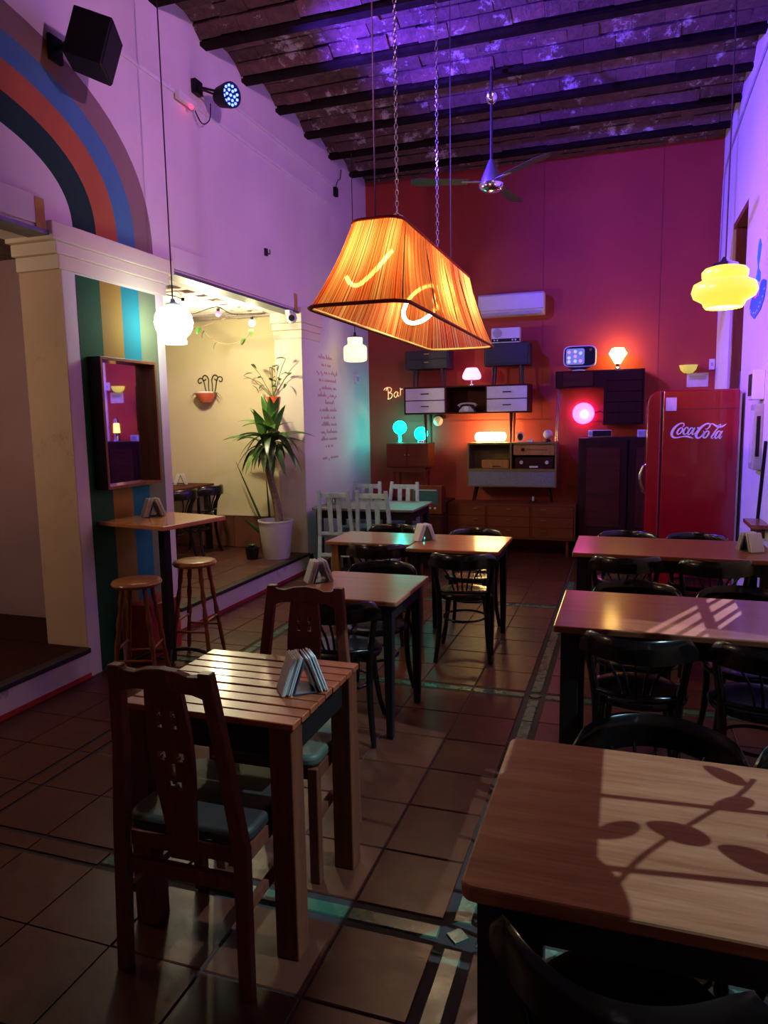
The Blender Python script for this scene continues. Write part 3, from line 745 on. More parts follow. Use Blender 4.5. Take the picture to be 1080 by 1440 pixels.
# pale blue slatted chair: faces +y
def blue_chair():
    t = thing('slat_back_chair', '', 'chair')
    for s in (-1, 1):
        p = [(s * .185, -.21, 0), (s * .18, -.18, .44), (s * .165, -.215, .70), (s * .15, -.255, .93)]; vs = []
        for (x, y, z), w in zip(p, (.018, .02, .019, .017)): vs += [(x - w, y - .015, z), (x + w, y - .015, z), (x + w, y + .015, z), (x - w, y + .015, z)]
        fs = [(3, 2, 1, 0), (12, 13, 14, 15)] + [(r * 4 + k, r * 4 + (k + 1) % 4, r * 4 + 4 + (k + 1) % 4, r * 4 + 4 + k) for r in range(3) for k in range(4)]
        MB().add(vs, fs).build('leg', 'blue_paint', t, bevel=.003)
        MB().box(-.018, .018, -.018, .018, 0, .43).build('leg', 'blue_paint', t, bevel=.003, loc=(s * .175, .175, 0))
        MB().bar((s * .18, -.16, .2), (s * .175, .16, .2), .02, .025).build('stretcher', 'blue_paint', t)
        MB().bar((s * .045, -.19, .47), (s * .05, -.238, .87), .05, .014, (0, 1, 0)).build('slat', 'blue_paint', t, bevel=.002)
    MB().bar((-.162, -.241, .875), (.162, -.241, .875), .018, .05, (0, 0, 1)).build('crest_rail', 'blue_paint', t, bevel=.003)
    MB().bar((-.17, -.186, .475), (.17, -.186, .475), .018, .035).build('lower_rail', 'blue_paint', t, bevel=.003)
    MB().bar((-.17, -.192, .25), (.17, -.192, .25), .018, .035).build('back_stretcher', 'blue_paint', t, bevel=.003)
    MB().prism(rrect(-.2, .2, -.165, .205, .03), .025, Matrix.Translation((0, 0, .43))).build('seat', 'blue_paint', t, bevel=.005)
    return t
bc = blue_chair(); bck = children(bc); g = 'pale blue slatted chairs'
bc.location = (-2.80, 6.885, 0); bc.rotation_euler.z = R(3); tag(bc, 'pale blue slat-back chair beside the white column with the palm', None, g)
copy_thing(bc, (-2.37, 6.885, 0), -1, 'pale blue slat-back chair directly behind the orange-legged table', g, bck)
copy_thing(bc, (-2.80, 7.44, 0), 180, 'pale blue slat-back chair across the grey-topped table, in the room corner', g, bck)
copy_thing(bc, (-2.36, 7.44, 0), 178, 'pale blue slat-back chair across the grey-topped table, before the old radio', g, bck)

# bar table and stools
t = thing('bar_table', 'tall square bar table with an orange wooden top on a black post', 'table', (-2.89, 3.965, 0), -12)
MB().box(-.30, .30, -.275, .275, .972, 1.0).build('table_top', 'bar_wood', t, bevel=.005)
MB().box(-.028, .028, -.028, .028, .02, .95).build('post', 'black_paint', t, bevel=.003)
MB().box(-.12, .12, -.12, .12, .95, .972).build('mount_plate', 'black_paint', t)
for k in range(4):
    a = PI / 4 + k * PI / 2; c, s_ = math.cos(a), math.sin(a)
    MB().tube(catmull([(c * .02, s_ * .02, .10), (c * .14, s_ * .14, .09), (c * .24, s_ * .24, .05), (c * .27, s_ * .27, .012)], 4), .014, 8).build('foot', 'black_paint', t, smooth=60)
def stool():
    t = thing('bar_stool', '', 'stool')
    MB().lathe([(0, .69), (.12, .69), (.142, .685), (.15, .67), (.142, .655), (.12, .65), (0, .65)], 28, cap=False).build('seat', 'stool_seat_wood', t, smooth=50)
    for k in range(4):
        a = PI / 4 + k * PI / 2; c, s_ = math.cos(a), math.sin(a); p = []; rr = []
        for j in range(23):
            u = j / 22; r0 = .095 + .095 * (1 - u); p.append((c * r0, s_ * r0, u * .652)); rr.append(.0155 + .0035 * math.sin(u * 30) * (1 if .3 < u < .9 else 0) - .004 * (u < .08))
        MB().tube(p, rr, 8).build('leg', 'stool_wood', t, smooth=60)
    for k in range(4):
        z = .21 + .07 * (k % 2); r0 = .095 + .095 * (1 - z / .652); a, b = PI / 4 + k * PI / 2, PI / 4 + (k + 1) * PI / 2
        MB().tube([(r0 * math.cos(a), r0 * math.sin(a), z), (r0 * math.cos(b), r0 * math.sin(b), z)], .009, 8).build('stretcher', 'stool_wood', t, smooth=60)
    return t
st = stool(); stk = children(st); g = 'bar stools'
st.location = (-2.79, 3.53, 0); st.rotation_euler.z = R(20); tag(st, 'round wooden bar stool before the dark green stripe', None, g)
copy_thing(st, (-2.79, 4.15, 0), 10, 'round wooden bar stool beside the step, beyond the black post', g, stk)

# red box behind the stool
t = thing('red_crate', 'red box at the foot of the striped pillar behind a stool', 'box', (-3.125, 4.17, 0), 0)
MB().box(-.115, .065, -.17, .17, 0, .35).build('body', 'red_paint', t, bevel=.008)
MB().box(-.12, .07, -.175, .175, .35, .38).build('lid', 'red_paint', t, bevel=.006)
MB().tube(catmull([(.067, -.06, .2), (.085, -.03, .2), (.085, .03, .2), (.067, .06, .2)], 4), .008, 6).build('handle', 'black_plastic', t)

# mirror on the pillar
t = thing('wall_mirror', 'deep brown box-framed mirror hanging on the striped pillar', 'mirror', (XL + .003, 4.05, 1.63), 0)
fr = MB(); a, b, dp, th = .285, .425, .10, .02
fr.box(0, dp, -a, -a + th, -b, b).box(0, dp, a - th, a, -b, b).box(0, dp, -a + th, a - th, b - th, b).box(0, dp, -a + th, a - th, -b, -b + th)
fr.build('frame', 'frame_wood', t, bevel=.002)
MB().box(0, dp - .004, -a - .002, -a, -b, b).build('frame_side', 'black_paint', t)
o = MB().box(0, .006, -a + th, a - th, -b + th, b - th).build('mirror_pane', 'mirror_glass', t); o.location = (.012, 0, 0); o.rotation_euler = (0, 0, R(0.25))

# napkin stands
def napkin_stand():
    t = thing('napkin_holder', '', 'napkin holder')
    w, h, b = .045, .098, .036
    m = MB(); 
    for s in (-1, 1): m.bar((0, s * b, .002), (0, s * .004, h), 2 * w, .003, (1, 0, 0)) if False else m.add([(-w, s * b, 0), (w, s * b, 0), (w, s * .003, h), (-w, s * .003, h), (-w, s * (b - .003), 0), (w, s * (b - .003), 0), (w, 0, h - .004), (-w, 0, h - .004)], [(0, 1, 2, 3), (7, 6, 5, 4), (0, 4, 5, 1), (3, 2, 6, 7), (0, 3, 7, 4), (1, 5, 6, 2)])
    m.box(-w, w, -b, b, 0, .003); m.build('stand', 'napkin_stand', t)
    for s in (-1, 1):
        for k in range(7):
            o0 = .004 + k * .0045; sh = random.uniform(-.006, .006); ht = h + .012 + random.uniform(-.008, .008); bo = b + o0 + random.uniform(0, .006); ww = w - .001 + random.uniform(-.004, .003)
            vs = [(-ww + sh, s * bo, .003), (ww + sh, s * bo, .003), (ww + sh, s * (bo + .003), .003), (-ww + sh, s * (bo + .003), .003),
                  (-ww + sh, s * (o0 + .001), ht), (ww + sh, s * (o0 + .001), ht), (ww + sh, s * (o0 + .004), ht), (-ww + sh, s * (o0 + .004), ht)]
            MB().add(vs, [(0, 1, 2, 3), (7, 6, 5, 4), (0, 4, 5, 1), (3, 2, 6, 7), (0, 3, 7, 4), (1, 5, 6, 2)]).build('napkin', 'napkin', t)
    return t
npk = napkin_stand(); npkk = children(npk); g = 'tented napkin holders'
npk.location = (-.975, 2.02, .757); npk.rotation_euler.z = R(-52); npk.scale = (1.05,) * 3; tag(npk, 'tent of white napkins on the slatted table', None, g)
for (x, y, z, a, lab) in ((-1.60, 3.57, .737, -50, 'tent of white napkins on the small tapered-leg table'), (-1.39, 5.03, .737, -48, 'tent of white napkins over the joint of the two middle tables'),
                          (-3.03, 4.05, 1.002, -40, 'tent of white napkins on the tall bar table'), (-4.70, 6.80, .947, -56, 'tent of white napkins on the side-room table'),
                          (.80, 5.1, .737, -150, 'bundle of cream napkins on the table before the fridge'), (-2.98, 7.1, .737, -50, 'tent of white napkins on the grey-topped table')):
    copy_thing(npk, (x, y, z), a, lab, g, npkk)

# ================================================================== BACK WALL FURNITURE
def legs4(t, x0, x1, y0, y1, z0, z1, r0, r1, splay, mat, dx=.09, dy=.06):
    for sx, x in ((-1, x0 + dx), (1, x1 - dx)):
        for sy, y in ((-1, y0 + dy), (1, y1 - dy)):
            MB().tube([(x, y, z1), (x + sx * splay, y + sy * splay * .3, z0)], [r1, r0], 10).build('leg', mat, t, smooth=50)
def carcass(t, x0, x1, y0, y1, z0, z1, th, mat, back=True, name='carcass', splits=()):
    m = MB().box(x0, x1, y0, y1, z0, z0 + th).box(x0, x1, y0, y1, z1 - th, z1).box(x0, x0 + th, y0, y1, z0 + th, z1 - th).box(x1 - th, x1, y0, y1, z0 + th, z1 - th)
    if back: m.box(x0 + th, x1 - th, y1 - .01, y1, z0 + th, z1 - th)
    for s in splits: m.box(s - th / 2, s + th / 2, y0 + .002, y1, z0 + th, z1 - th)
    return m.build(name, mat, t, bevel=.002)
def pull(parent, x, y, z, w=.1, mat='wire_dark'):
    MB().box(x - w / 2, x + w / 2, y - .012, y, z - .006, z + .006).build('handle', mat, parent, bevel=.002)
Yw = YB - .004
# wide sideboard standing on the floor
t = thing('sideboard', 'long low teak sideboard of drawers on the floor at the red wall', 'sideboard')
carcass(t, -2.02, -.51, 8.40, 8.82, .20, .615, .02, 'teak', splits=(-1.54, -1.02))
for i, (a, b) in enumerate(((-2.0, -1.55), (-1.53, -1.03), (-1.01, -.53))):
    for k in range(3):
        z = .222 + k * .1245; dwr = MB().box(a + .003, b - .003, 8.392, 8.412, z, z + .121).build('drawer', 'teak', t, bevel=.003); pull(dwr, (a + b) / 2 + (.1 if i == 0 else -.1 if i == 2 else 0), 8.392, z + .085, .06, 'brass')
for x in (-1.93, -.60):
    for y in (8.44, 8.78): MB().tube([(x, y, .2), (x, y, 0)], [.02, .013], 10).build('leg', 'teak', t, smooth=50)
# radio cabinet on splayed legs on the sideboard
t = thing('radio_cabinet', 'olive-framed open radio cabinet with grey speaker cloth on splayed legs', 'cabinet')
carcass(t, -1.82, -.75, 8.60, 8.95, .80, 1.335, .022, 'olive_wood', splits=(-1.29,))
MB().box(-1.80, -.77, 8.597, 8.612, .815, .985).build('speaker_cloth', 'grey_fabric', t, bevel=.004)
MB().box(-1.80, -.77, 8.595, 8.94, .985, 1.02).build('shelf', 'olive_wood', t)
rp = MB().box(-1.26, -.78, 8.625, 8.64, 1.185, 1.31).build('radio_panel', 'leg_orange', t)
MB().lathe([(0, 0), (.02, 0), (.018, .02), (0, .02)], 14, Matrix.Translation((-1.15, 8.625, 1.25)) @ Matrix.Rotation(PI / 2, 4, 'X'), cap=False).build('dial', 'dark_wood', rp, smooth=40)
MB().box(-1.09, -.86, 8.622, 8.625, 1.245, 1.25).build('tuning_slot', 'wire_dark', rp)
legs4(t, -1.82, -.75, 8.62, 8.80, .617, .80, .009, .018, .04, 'dark_wood', .1, .03)
t = thing('record_player', 'flat wooden record player box inside the olive radio cabinet', 'record player', (0, 0, 1.022))
MB().box(-1.65, -1.32, 8.66, 8.9, 0, .105).build('body', 'leg_orange', t, bevel=.004)
MB().box(-1.52, -1.42, 8.655, 8.66, .015, .03).build('label_strip', 'wire_dark', t)
t = thing('tape_deck', 'dark hi-fi unit with two round knobs inside the olive cabinet', 'radio', (0, 0, 1.022))
MB().box(-1.24, -.79, 8.63, 8.9, 0, .135).build('body', 'dark_wood', t, bevel=.004)
for x in (-1.165, -.865): MB().lathe([(.022, 0), (.02, .022), (.0, .024)], 16, Matrix.Translation((x, 8.63, .075)) @ Matrix.Rotation(PI / 2, 4, 'X'), cap=False).build('knob', 'ceramic_white', t, smooth=40)
MB().box(-1.07, -.97, 8.625, 8.63, .012, .034).build('name_plate', 'white_plastic', t)
# small wooden cabinet with legs, left
t = thing('small_cabinet', 'small orange-brown cabinet on a stand under the teal lamps', 'cabinet')
MB().box(-2.87, -2.32, 8.62, 8.95, 1.03, 1.335).build('body', 'teak', t, bevel=.004)
d1 = MB().box(-2.86, -2.60, 8.608, 8.622, 1.04, 1.325).build('door', 'teak', t, bevel=.003); d2 = MB().box(-2.59, -2.33, 8.608, 8.622, 1.04, 1.325).build('door', 'teak', t, bevel=.003)
for d_, x in ((d1, -2.62), (d2, -2.57)): MB().lathe([(.006, 0), (.01, .012), (0, .016)], 10, Matrix.Translation((x, 8.608, 1.19)) @ Matrix.Rotation(PI / 2, 4, 'X'), cap=False).build('knob', 'brass', d_)
MB().box(-2.80, -2.37, 8.63, 8.93, .97, 1.03).build('stand_frame', 'teak', t)
legs4(t, -2.82, -2.35, 8.62, 8.94, .617, .97, .011, .017, .0, 'teak', .04, .03)
t = thing('wall_bench', 'dark low bench along the red wall under the small cabinet', 'bench')
MB().box(-3.2, -2.06, 8.42, 8.98, .575, .615).build('bench_top', 'walnut', t, bevel=.004)
for x in (-3.15, -2.12): MB().box(x - .03, x + .03, 8.45, 8.95, 0, .575).build('side_panel', 'walnut', t)
MB().box(-3.12, -2.15, 8.9, 8.92, .05, .575).build('back_panel', 'walnut', t)
# old valve radio
t = thing('old_radio', 'old wooden radio with a dark green dial beside the sideboard', 'radio')
sideprof = [(8.18, .50), (8.40, .50), (8.40, .72), (8.36, .80), (8.28, .84), (8.18, .84)]
MB().prism(sideprof, .42, YZ(-2.46, 1)).build('case', 'teak', t, bevel=.006)
MB().box(-2.40, -2.08, 8.172, 8.18, .62, .80).build('dial_glass', 'teal_glass', t)
MB().box(-2.38, -2.10, 8.168, 8.172, .785, .795).build('dial_trim', 'ceramic_white', t)
for k in range(3): MB().lathe([(.013, 0), (.012, .016), (0, .018)], 12, Matrix.Translation((-2.24 + k * .06, 8.18, .575)) @ Matrix.Rotation(PI / 2, 4, 'X'), cap=False).build('knob', 'ceramic_white', t)
t = thing('radio_stand', 'dark brown box stand beneath the old radio', 'stand')
MB().box(-2.47, -2.03, 8.16, 8.42, 0, .49).build('body', 'walnut', t, bevel=.004)
MB().box(-2.45, -2.05, 8.15, 8.16, .03, .46).build('front_panel', 'walnut', t, bevel=.004)
# wall unit with white drawers on tall legs
t = thing('drawer_unit', 'raised wooden unit with four white drawers and an open bay', 'cabinet')
carcass(t, -2.635, -1.085, 8.65, 8.98, 1.69, 2.03, .018, 'walnut', splits=(-2.10, -1.60))
for a, b in ((-2.617, -2.109), (-1.591, -1.103)):
    for z in (1.708, 1.862):
        dwr = MB().box(a + .004, b - .004, 8.64, 8.66, z + .003, z + .147).build('drawer', 'white_paint', t, bevel=.003); pull(dwr, (a + b) / 2, 8.64, z + .08, .1)
for x, zf in ((-2.365, 1.337), (-1.30, 1.337)):
    for y in (8.67, 8.92): MB().tube([(x, y, 1.69), (x + (.01 if x < -2 else .0), y, zf)], [.021, .010], 10).build('leg', 'walnut', t, smooth=50)
def nightstand(name, label, x0, x1, zb, zt, zf, drawers):
    t = thing(name, label, 'nightstand', group='dark bedside cabinets on the drawer unit')
    prof = rrect(x0, x1, 8.68, 8.95, .03)
    MB().prism(prof, zt - zb, Matrix.Translation((0, 0, zb))).build('body', 'charcoal_paint', t, bevel=.006)
    if drawers:
        for k in range(2):
            z = zb + .02 + k * .1; dw = MB().box(x0 + .03, x1 - .03, 8.672, 8.684, z, z + .092).build('drawer', 'charcoal_paint', t, bevel=.004); pull(dw, (x0 + x1) / 2, 8.672, z + .06, .06, 'brass')
    else: MB().box(x0 + .025, x1 - .025, 8.672, 8.684, zb + .02, zt - .03).build('door', 'charcoal_paint', t, bevel=.004)
    legs4(t, x0, x1, 8.68, 8.95, zf, zb, .009, .018, .01, 'charcoal_paint', .11, .05)
nightstand('nightstand', 'dark bedside cabinet with two drawers, partly behind the big lamp', -2.63, -2.06, 2.25, 2.475, 2.032, True)
nightstand('nightstand', 'dark bedside cabinet carrying the pale table radio', -1.635, -1.085, 2.255, 2.515, 2.032, False)
t = thing('table_radio', 'pale table radio with round speaker grille on a dark bedside cabinet', 'radio', (-1.37, 8.72, 2.517))
MB().box(-.17, .17, -.06, .06, 0, .175).build('case', 'white_plastic', t, bevel=.006)
MB().lathe([(.055, 0), (.055, .004), (0, .004)], 24, Matrix.Translation((-.095, -.06, .115)) @ Matrix.Rotation(PI / 2, 4, 'X'), cap=False).build('speaker_grille', 'grey_plastic', t)
MB().box(-.165, .165, -.064, -.06, .012, .05).build('dial_band', 'black_plastic', t)
for x in (-.13, -.095, .085, .12): MB().lathe([(.011, 0), (.01, .01), (0, .011)], 12, Matrix.Translation((x, -.064, .031)) @ Matrix.Rotation(PI / 2, 4, 'X'), cap=False).build('knob', 'white_plastic', t)
# telephone
t = thing('telephone', 'old grey dial telephone in the open bay of the drawer unit', 'telephone', (-1.85, 8.76, 1.71))
MB().prism([(-.10, 0), (.10, 0), (.085, .03), (.04, .075), (-.04, .075), (-.085, .03)], .14, Matrix(((1, 0, 0, 0), (0, 0, -1, .07), (0, 1, 0, 0), (0, 0, 0, 1)))).build('body', 'grey_plastic', t, bevel=.008)
MB().tube(catmull([(-.11, 0, .075), (-.08, 0, .10), (0, 0, .108), (.08, 0, .10), (.11, 0, .075)], 4), [.022, .02, .016, .014, .013, .012, .012, .012, .012, .012, .012, .012, .013, .014, .016, .02, .022], 10).build('handset', 'grey_plastic', t, smooth=50)
MB().lathe([(.032, 0), (.032, .006), (.012, .008), (0, .008)], 18, Matrix.Translation((0, -.07, .04)) @ Matrix.Rotation(PI / 2, 4, 'X'), cap=False).build('dial', 'white_plastic', t)
# high wall cabinet right
t = thing('hanging_cabinet', 'dark hanging cabinet with a short box and a tall drawer stack', 'cabinet')
MB().box(-.79, -.24, 8.75, 9.05, 1.965, 2.165).build('box', 'dark_wood', t, bevel=.004)
f_ = MB().box(-.70, -.36, 8.738, 8.752, 1.985, 2.145).build('flap', 'walnut', t, bevel=.003)
MB().box(-.24, .205, 8.74, 9.05, 1.53, 2.165).build('tall_box', 'dark_wood', t, bevel=.004)
for k in range(5): MB().box(-.215, .18, 8.728, 8.742, 1.55 + k * .122, 1.55 + k * .122 + .116).build('drawer', 'dark_wood', t, bevel=.003)
for x in (-.775, -.755): MB().tube([(x, 8.95, 1.965), (x - .02, 8.93, 1.34)], .006, 6).build('rod', 'chrome', t)
# wardrobe
t = thing('wardrobe', 'tall dark wardrobe with brown door panels behind the fridge', 'wardrobe')
MB().box(-.50, .86, 8.52, 9.0, .06, 1.385).build('body', 'black_paint', t, bevel=.005)
for a, b in ((-.48, .04), (.06, .58)):
    d_ = MB().box(a, b, 8.50, 8.52, .1, 1.365).build('door', 'dark_wood', t, bevel=.004)
    MB().box(a + .075, b - .075, 8.493, 8.502, .36, 1.275).build('door_panel', 'walnut', d_, bevel=.006)
for x in (-.45, .8): MB().box(x - .03, x + .03, 8.54, 8.6, 0, .06).build('foot', 'black_paint', t)
t = thing('clock_radio', 'small clock radio with a dark front on the wardrobe', 'clock radio', (-.27, 8.68, 1.388))
MB().box(-.13, .13, -.06, .06, .008, .085).build('case', 'white_plastic', t, bevel=.005); MB().box(-.08, .125, -.064, -.06, .014, .078).build('front_panel', 'black_plastic', t)
MB().lathe([(.022, 0), (.022, .006), (0, .008)], 14, Matrix.Translation((-.105, -.06, .048)) @ Matrix.Rotation(PI / 2, 4, 'X'), cap=False).build('knob', 'grey_plastic', t)
t = thing('small_speaker', 'little bluish-white box on the wardrobe beside the fridge', 'box', (.20, 8.68, 1.388))
MB().box(-.06, .06, -.04, .04, 0, .085).build('case', 'white_plastic', t, bevel=.005); MB().box(-.045, .045, -.044, -.04, .012, .07).build('front_panel', 'grey_plastic', t)
# television
t = thing('portable_tv', 'small white portable television on the hanging cabinet', 'television', (-.52, 8.86, 2.168), 0)
pf = []
for k in range(32):
    a = 2 * PI * k / 32; c, s_ = math.cos(a), math.sin(a); e = 2 / 5.0
    pf.append((.187 * math.copysign(abs(c) ** e, c), .165 + .125 * math.copysign(abs(s_) ** e, s_)))
MB().prism(pf, .09, XZ(.02)).build('case', 'white_plastic', t, bevel=.012)
MB().prism([(x * .93, .165 + (z - .165) * .89) for x, z in pf], .006, XZ(-.068)).build('front_bezel', 'black_plastic', t)
sc = MB().prism(rrect(-.155, .055, .07, .255, .025), .006, XZ(-.072)).build('screen', 'crt_screen', t)
for k, (x, z, m_) in enumerate(((-.12, .215, 'crt_pink'), (-.05, .22, 'crt_white'), (.01, .20, 'crt_white'), (-.12, .15, 'crt_white'), (-.05, .165, 'crt_pink'), (-.12, .105, 'crt_white'), (-.05, .11, 'crt_white'), (.01, .11, 'crt_pink'))):
    MB().lathe([(.021, 0), (.021, .002), (0, .003)], 7, Matrix.Translation((x, -.078, z)) @ Matrix.Rotation(PI / 2, 4, 'X'), cap=False).build('picture_patch', m_, sc)
MB().lathe([(.02, 0), (.018, .014), (0, .015)], 16, Matrix.Translation((.125, -.074, .235)) @ Matrix.Rotation(PI / 2, 4, 'X'), cap=False).build('dial', 'chrome', t, smooth=40)
MB().prism([(-.16, .055), (.14, .055), (.06, .012), (-.08, .012)], .08, XZ(.02)).build('base_shell', 'black_plastic', t)
MB().lathe([(.075, 0), (.075, .008), (.04, .014), (0, .014)], 20, Matrix.Translation((-.01, -.02, 0)), cap=False).build('foot', 'white_plastic', t)

# ------------------------------------------------------------------ lamps on the furniture
def sphere_prof(r, zc, n=14, a0=0, a1=PI): return [(r * math.sin(a0 + (a1 - a0) * k / n), zc - r * math.cos(a0 + (a1 - a0) * k / n)) for k in range(n + 1)]
t = thing('mushroom_lamp', 'glowing pink mushroom lamp on the drawer unit', 'lamp', (-1.80, 8.78, 2.032))
MB().lathe([(0, 0), (.045, 0), (.045, .01), (.014, .02), (.014, .075), (.03, .08), (0, .08)], 18, cap=False).build('base', 'chrome', t, smooth=40)
MB().lathe([(.0, .078), (.09, .075), (.113, .09), (.115, .12), (.10, .16), (.075, .205), (.06, .215), (0, .217)], 24, cap=False).build('shade', 'opal_pink', t, smooth=60)
t = thing('globe_lamp', 'teal glass globe lamp on a stem, nearer the white wall', 'lamp', (-2.73, 8.76, 1.337), group='teal globe lamps')
MB().tube([(0, 0, .012), (0, 0, .12)], .018, 10).build('stem', 'opal_teal', t); MB().lathe([(0, 0), (.05, 0), (.05, .01), (0, .014)], 18, cap=False).build('base', 'chrome', t)
MB().lathe(sphere_prof(.085, .195), 24, cap=False).build('globe', 'opal_teal', t, smooth=60)
t = thing('globe_lamp', 'teal glass globe lamp set low behind the leg of the drawer unit', 'lamp', (-2.46, 8.80, 1.337), group='teal globe lamps')
MB().lathe([(0, 0), (.05, 0), (.045, .03), (0, .034)], 18, cap=False).build('base', 'chrome', t, smooth=40); MB().lathe(sphere_prof(.085, .112), 24, cap=False).build('globe', 'opal_teal', t, smooth=60)
t = thing('wall_globe', 'small unlit peach globe given a faint glow under the drawer unit', 'lamp', (-2.25, 8.86, 1.605))
MB().lathe(sphere_prof(.062, 0), 18, cap=False).build('globe', 'opal_off_glow', t, smooth=60); MB().box(-.05, .05, .03, .20, .03, .075).build('bracket', 'black_plastic', t)
t = thing('loaf_lamp', 'long rounded white-hot lamp on the olive radio cabinet', 'lamp', (-1.565, 8.78, 1.337))
MB().prism(rrect(-.185, .185, .012, .12, .045, 6), .13, XZ(.065)).build('shade', 'opal_warm', t, bevel=.02, seg=3, smooth=50); MB().box(-.16, .16, -.05, .05, 0, .012).build('base', 'chrome', t)
t = thing('diamond_lamp', 'glowing orange diamond-shaped lamp on the hanging cabinet', 'lamp', (-.095, 8.86, 2.167))
MB().lathe([(0, 0), (.04, 0), (.03, .025), (.012, .035), (.022, .05), (.022, .068), (0, .068)], 16, cap=False).build('base', 'chrome', t, smooth=40)
MB().lathe([(0, .066), (.03, .068), (.10, .185), (.066, .245), (0, .247)], 8, cap=False).build('shade', 'opal_orange', t)
t = thing('disc_lamp', 'round magenta wall lamp below the hanging cabinet', 'lamp', (-.475, YB, 1.67))
rx = Matrix.Rotation(PI / 2, 4, 'X')
MB().lathe([(0, 0), (.05, 0), (.05, .06), (0, .06)], 16, rx, cap=False).build('wall_mount', 'white_plastic', t)
MB().lathe([(.0, .05), (.10, .055), (.125, .08), (.128, .10), (.115, .118), (.075, .10), (0, .095)], 28, rx, cap=False).build('shade', 'opal_magenta', t, smooth=60)
MB().lathe(sphere_prof(.048, 0), 18, Matrix.Translation((.012, -.125, -.012)), cap=False).build('bulb', 'opal_magenta_hot', t, smooth=60)
MB().tube(catmull([(.12, -.01, .0), (.19, -.008, .02), (.24, -.008, -.03), (.22, -.008, -.13)], 5), .004, 6).build('cord', 'wire_dark', t)
t = thing('bowl_lamp', 'yellow half-bowl wall lamp above the fridge', 'lamp', (.675, YB, 2.10))
MB().lathe([(.0, .0), (.05, .008), (.082, .04), (.10, .095), (.094, .095), (.076, .044), (0, .012)], 22, Matrix.Translation((0, -.105, 0)), cap=False).build('bowl', 'yellow_bowl', t, smooth=50)
MB().box(-.02, .02, -.02, 0, .02, .07).build('bracket', 'chrome', t)
t = thing('lava_lamp', 'orange lava lamp on the wardrobe seen in the mirror', 'lamp', (.60, 8.78, 1.388))
MB().lathe([(0, 0), (.05, 0), (.03, .06), (.045, .12), (0, .12)], 18, cap=False).build('base', 'chrome', t, smooth=40); MB().lathe([(.0, .12), (.045, .12), (.038, .26), (0, .26)], 18, cap=False).build('flask', 'lava_orange', t, smooth=40)
MB().lathe([(0, .26), (.037, .26), (.025, .33), (0, .335)], 18, cap=False).build('cap', 'chrome', t, smooth=40)
t = thing('desk_globe', 'small pale globe lamp at the end of the radio cabinet', 'lamp', (-.875, 8.80, 1.337))
MB().lathe([(0, 0), (.035, 0), (.03, .03), (0, .035)], 14, cap=False).build('base', 'black_plastic', t); MB().lathe(sphere_prof(.055, .09), 18, cap=False).build('globe', 'ceramic_white', t, smooth=60)
t = thing('oval_frame', 'tiny oval framed portrait on the radio cabinet', 'picture frame', (-1.195, 8.74, 1.339))
el = lambda a, b, n=24: [(a * math.cos(2 * PI * k / n), .062 + b * math.sin(2 * PI * k / n)) for k in range(n)]
MB().prism(el(.046, .06), .012, XZ(.006)).build('frame', 'ceramic_white', t, bevel=.003); MB().prism(el(.030, .042), .004, XZ(-.006)).build('picture', 'walnut', t)
t = thing('small_case', 'tiny white case lying on the radio cabinet', 'box', (-1.08, 8.74, 1.337))
MB().box(-.035, .035, -.02, .02, 0, .022).build('body', 'white_plastic', t, bevel=.004); MB().box(-.035, .035, -.02, .02, .0225, .032).build('lid', 'white_plastic', t, bevel=.003)
t = thing('glass_dish', 'small glass dish with a candle on the sideboard', 'candle holder', (-1.02, 8.62, .617))
MB().lathe([(0, 0), (.02, 0), (.06, .02), (.062, .024), (.02, .012), (0, .012)], 18, cap=False).build('dish', 'chrome', t, smooth=40); MB().tube([(0, 0, .012), (0, 0, .07)], .012, 10).build('candle', 'paper', t)
# Bar sign in bent tube
t = thing('bar_sign', 'gold tube sign spelling Bar on the red wall', 'sign', (-3.03, YB - .035, 1.90), 0)
def stroke(t, pts, r, mat, nm): 
    p = catmull([(x, 0, z) for x, z in pts], 6); MB().tube(p, r, 8).build(nm, mat, t, smooth=60)
stroke(t, [(.03, .115), (.05, .145), (.06, .10), (.06, .03), (.055, .0)], .006, 'neon_gold', 'letter_b'); stroke(t, [(.0, .12), (.02, .145), (.07, .155), (.105, .135), (.095, .10), (.062, .085), (.105, .075), (.115, .045), (.09, .012), (.05, .004)], .006, 'neon_gold', 'letter_b')
stroke(t, [(.195, .085), (.165, .095), (.14, .06), (.15, .03), (.175, .03), (.195, .09), (.19, .05), (.21, .035)], .006, 'neon_gold', 'letter_a')
stroke(t, [(.225, .145), (.23, .12), (.228, .07), (.225, .045)], .006, 'neon_gold', 'letter_r'); stroke(t, [(.23, .11), (.245, .13), (.262, .125)], .006, 'neon_gold', 'letter_r')
for x, z in ((.03, .115), (.225, .145), (.055, .0)): MB().box(x - .004, x + .004, 0, .032, z - .004, z + .004).build('stand_off', 'brass', t)

# air conditioner
t = thing('air_conditioner', 'white split air conditioner high on the red wall', 'air conditioner')
prof = [(9.065, 2.865), (8.93, 2.865), (8.87, 2.92), (8.86, 3.10), (8.89, 3.125), (9.065, 3.125)]
MB().prism(prof, .79, YZ(-1.74, 1)).build('case', 'white_plastic', t, bevel=.01, smooth=40)
MB().box(-1.70, -.99, 8.885, 8.905, 2.872, 2.90).build('louvre', 'grey_plastic', t); MB().box(-1.73, -.96, 8.856, 8.862, 2.925, 2.93).build('seam', 'grey_plastic', t)
t = thing('wall_notice', 'pale paper notice on the red wall above the fridge', 'notice', (.785, YB - .004, 2.03))
MB().box(-.115, .115, -.003, .003, -.08, .08).build('sheet', 'paper', t)
MB().box(-.09, .09, -.0042, -.003, .0, .05).build('printed_block', 'grey_plastic', t)

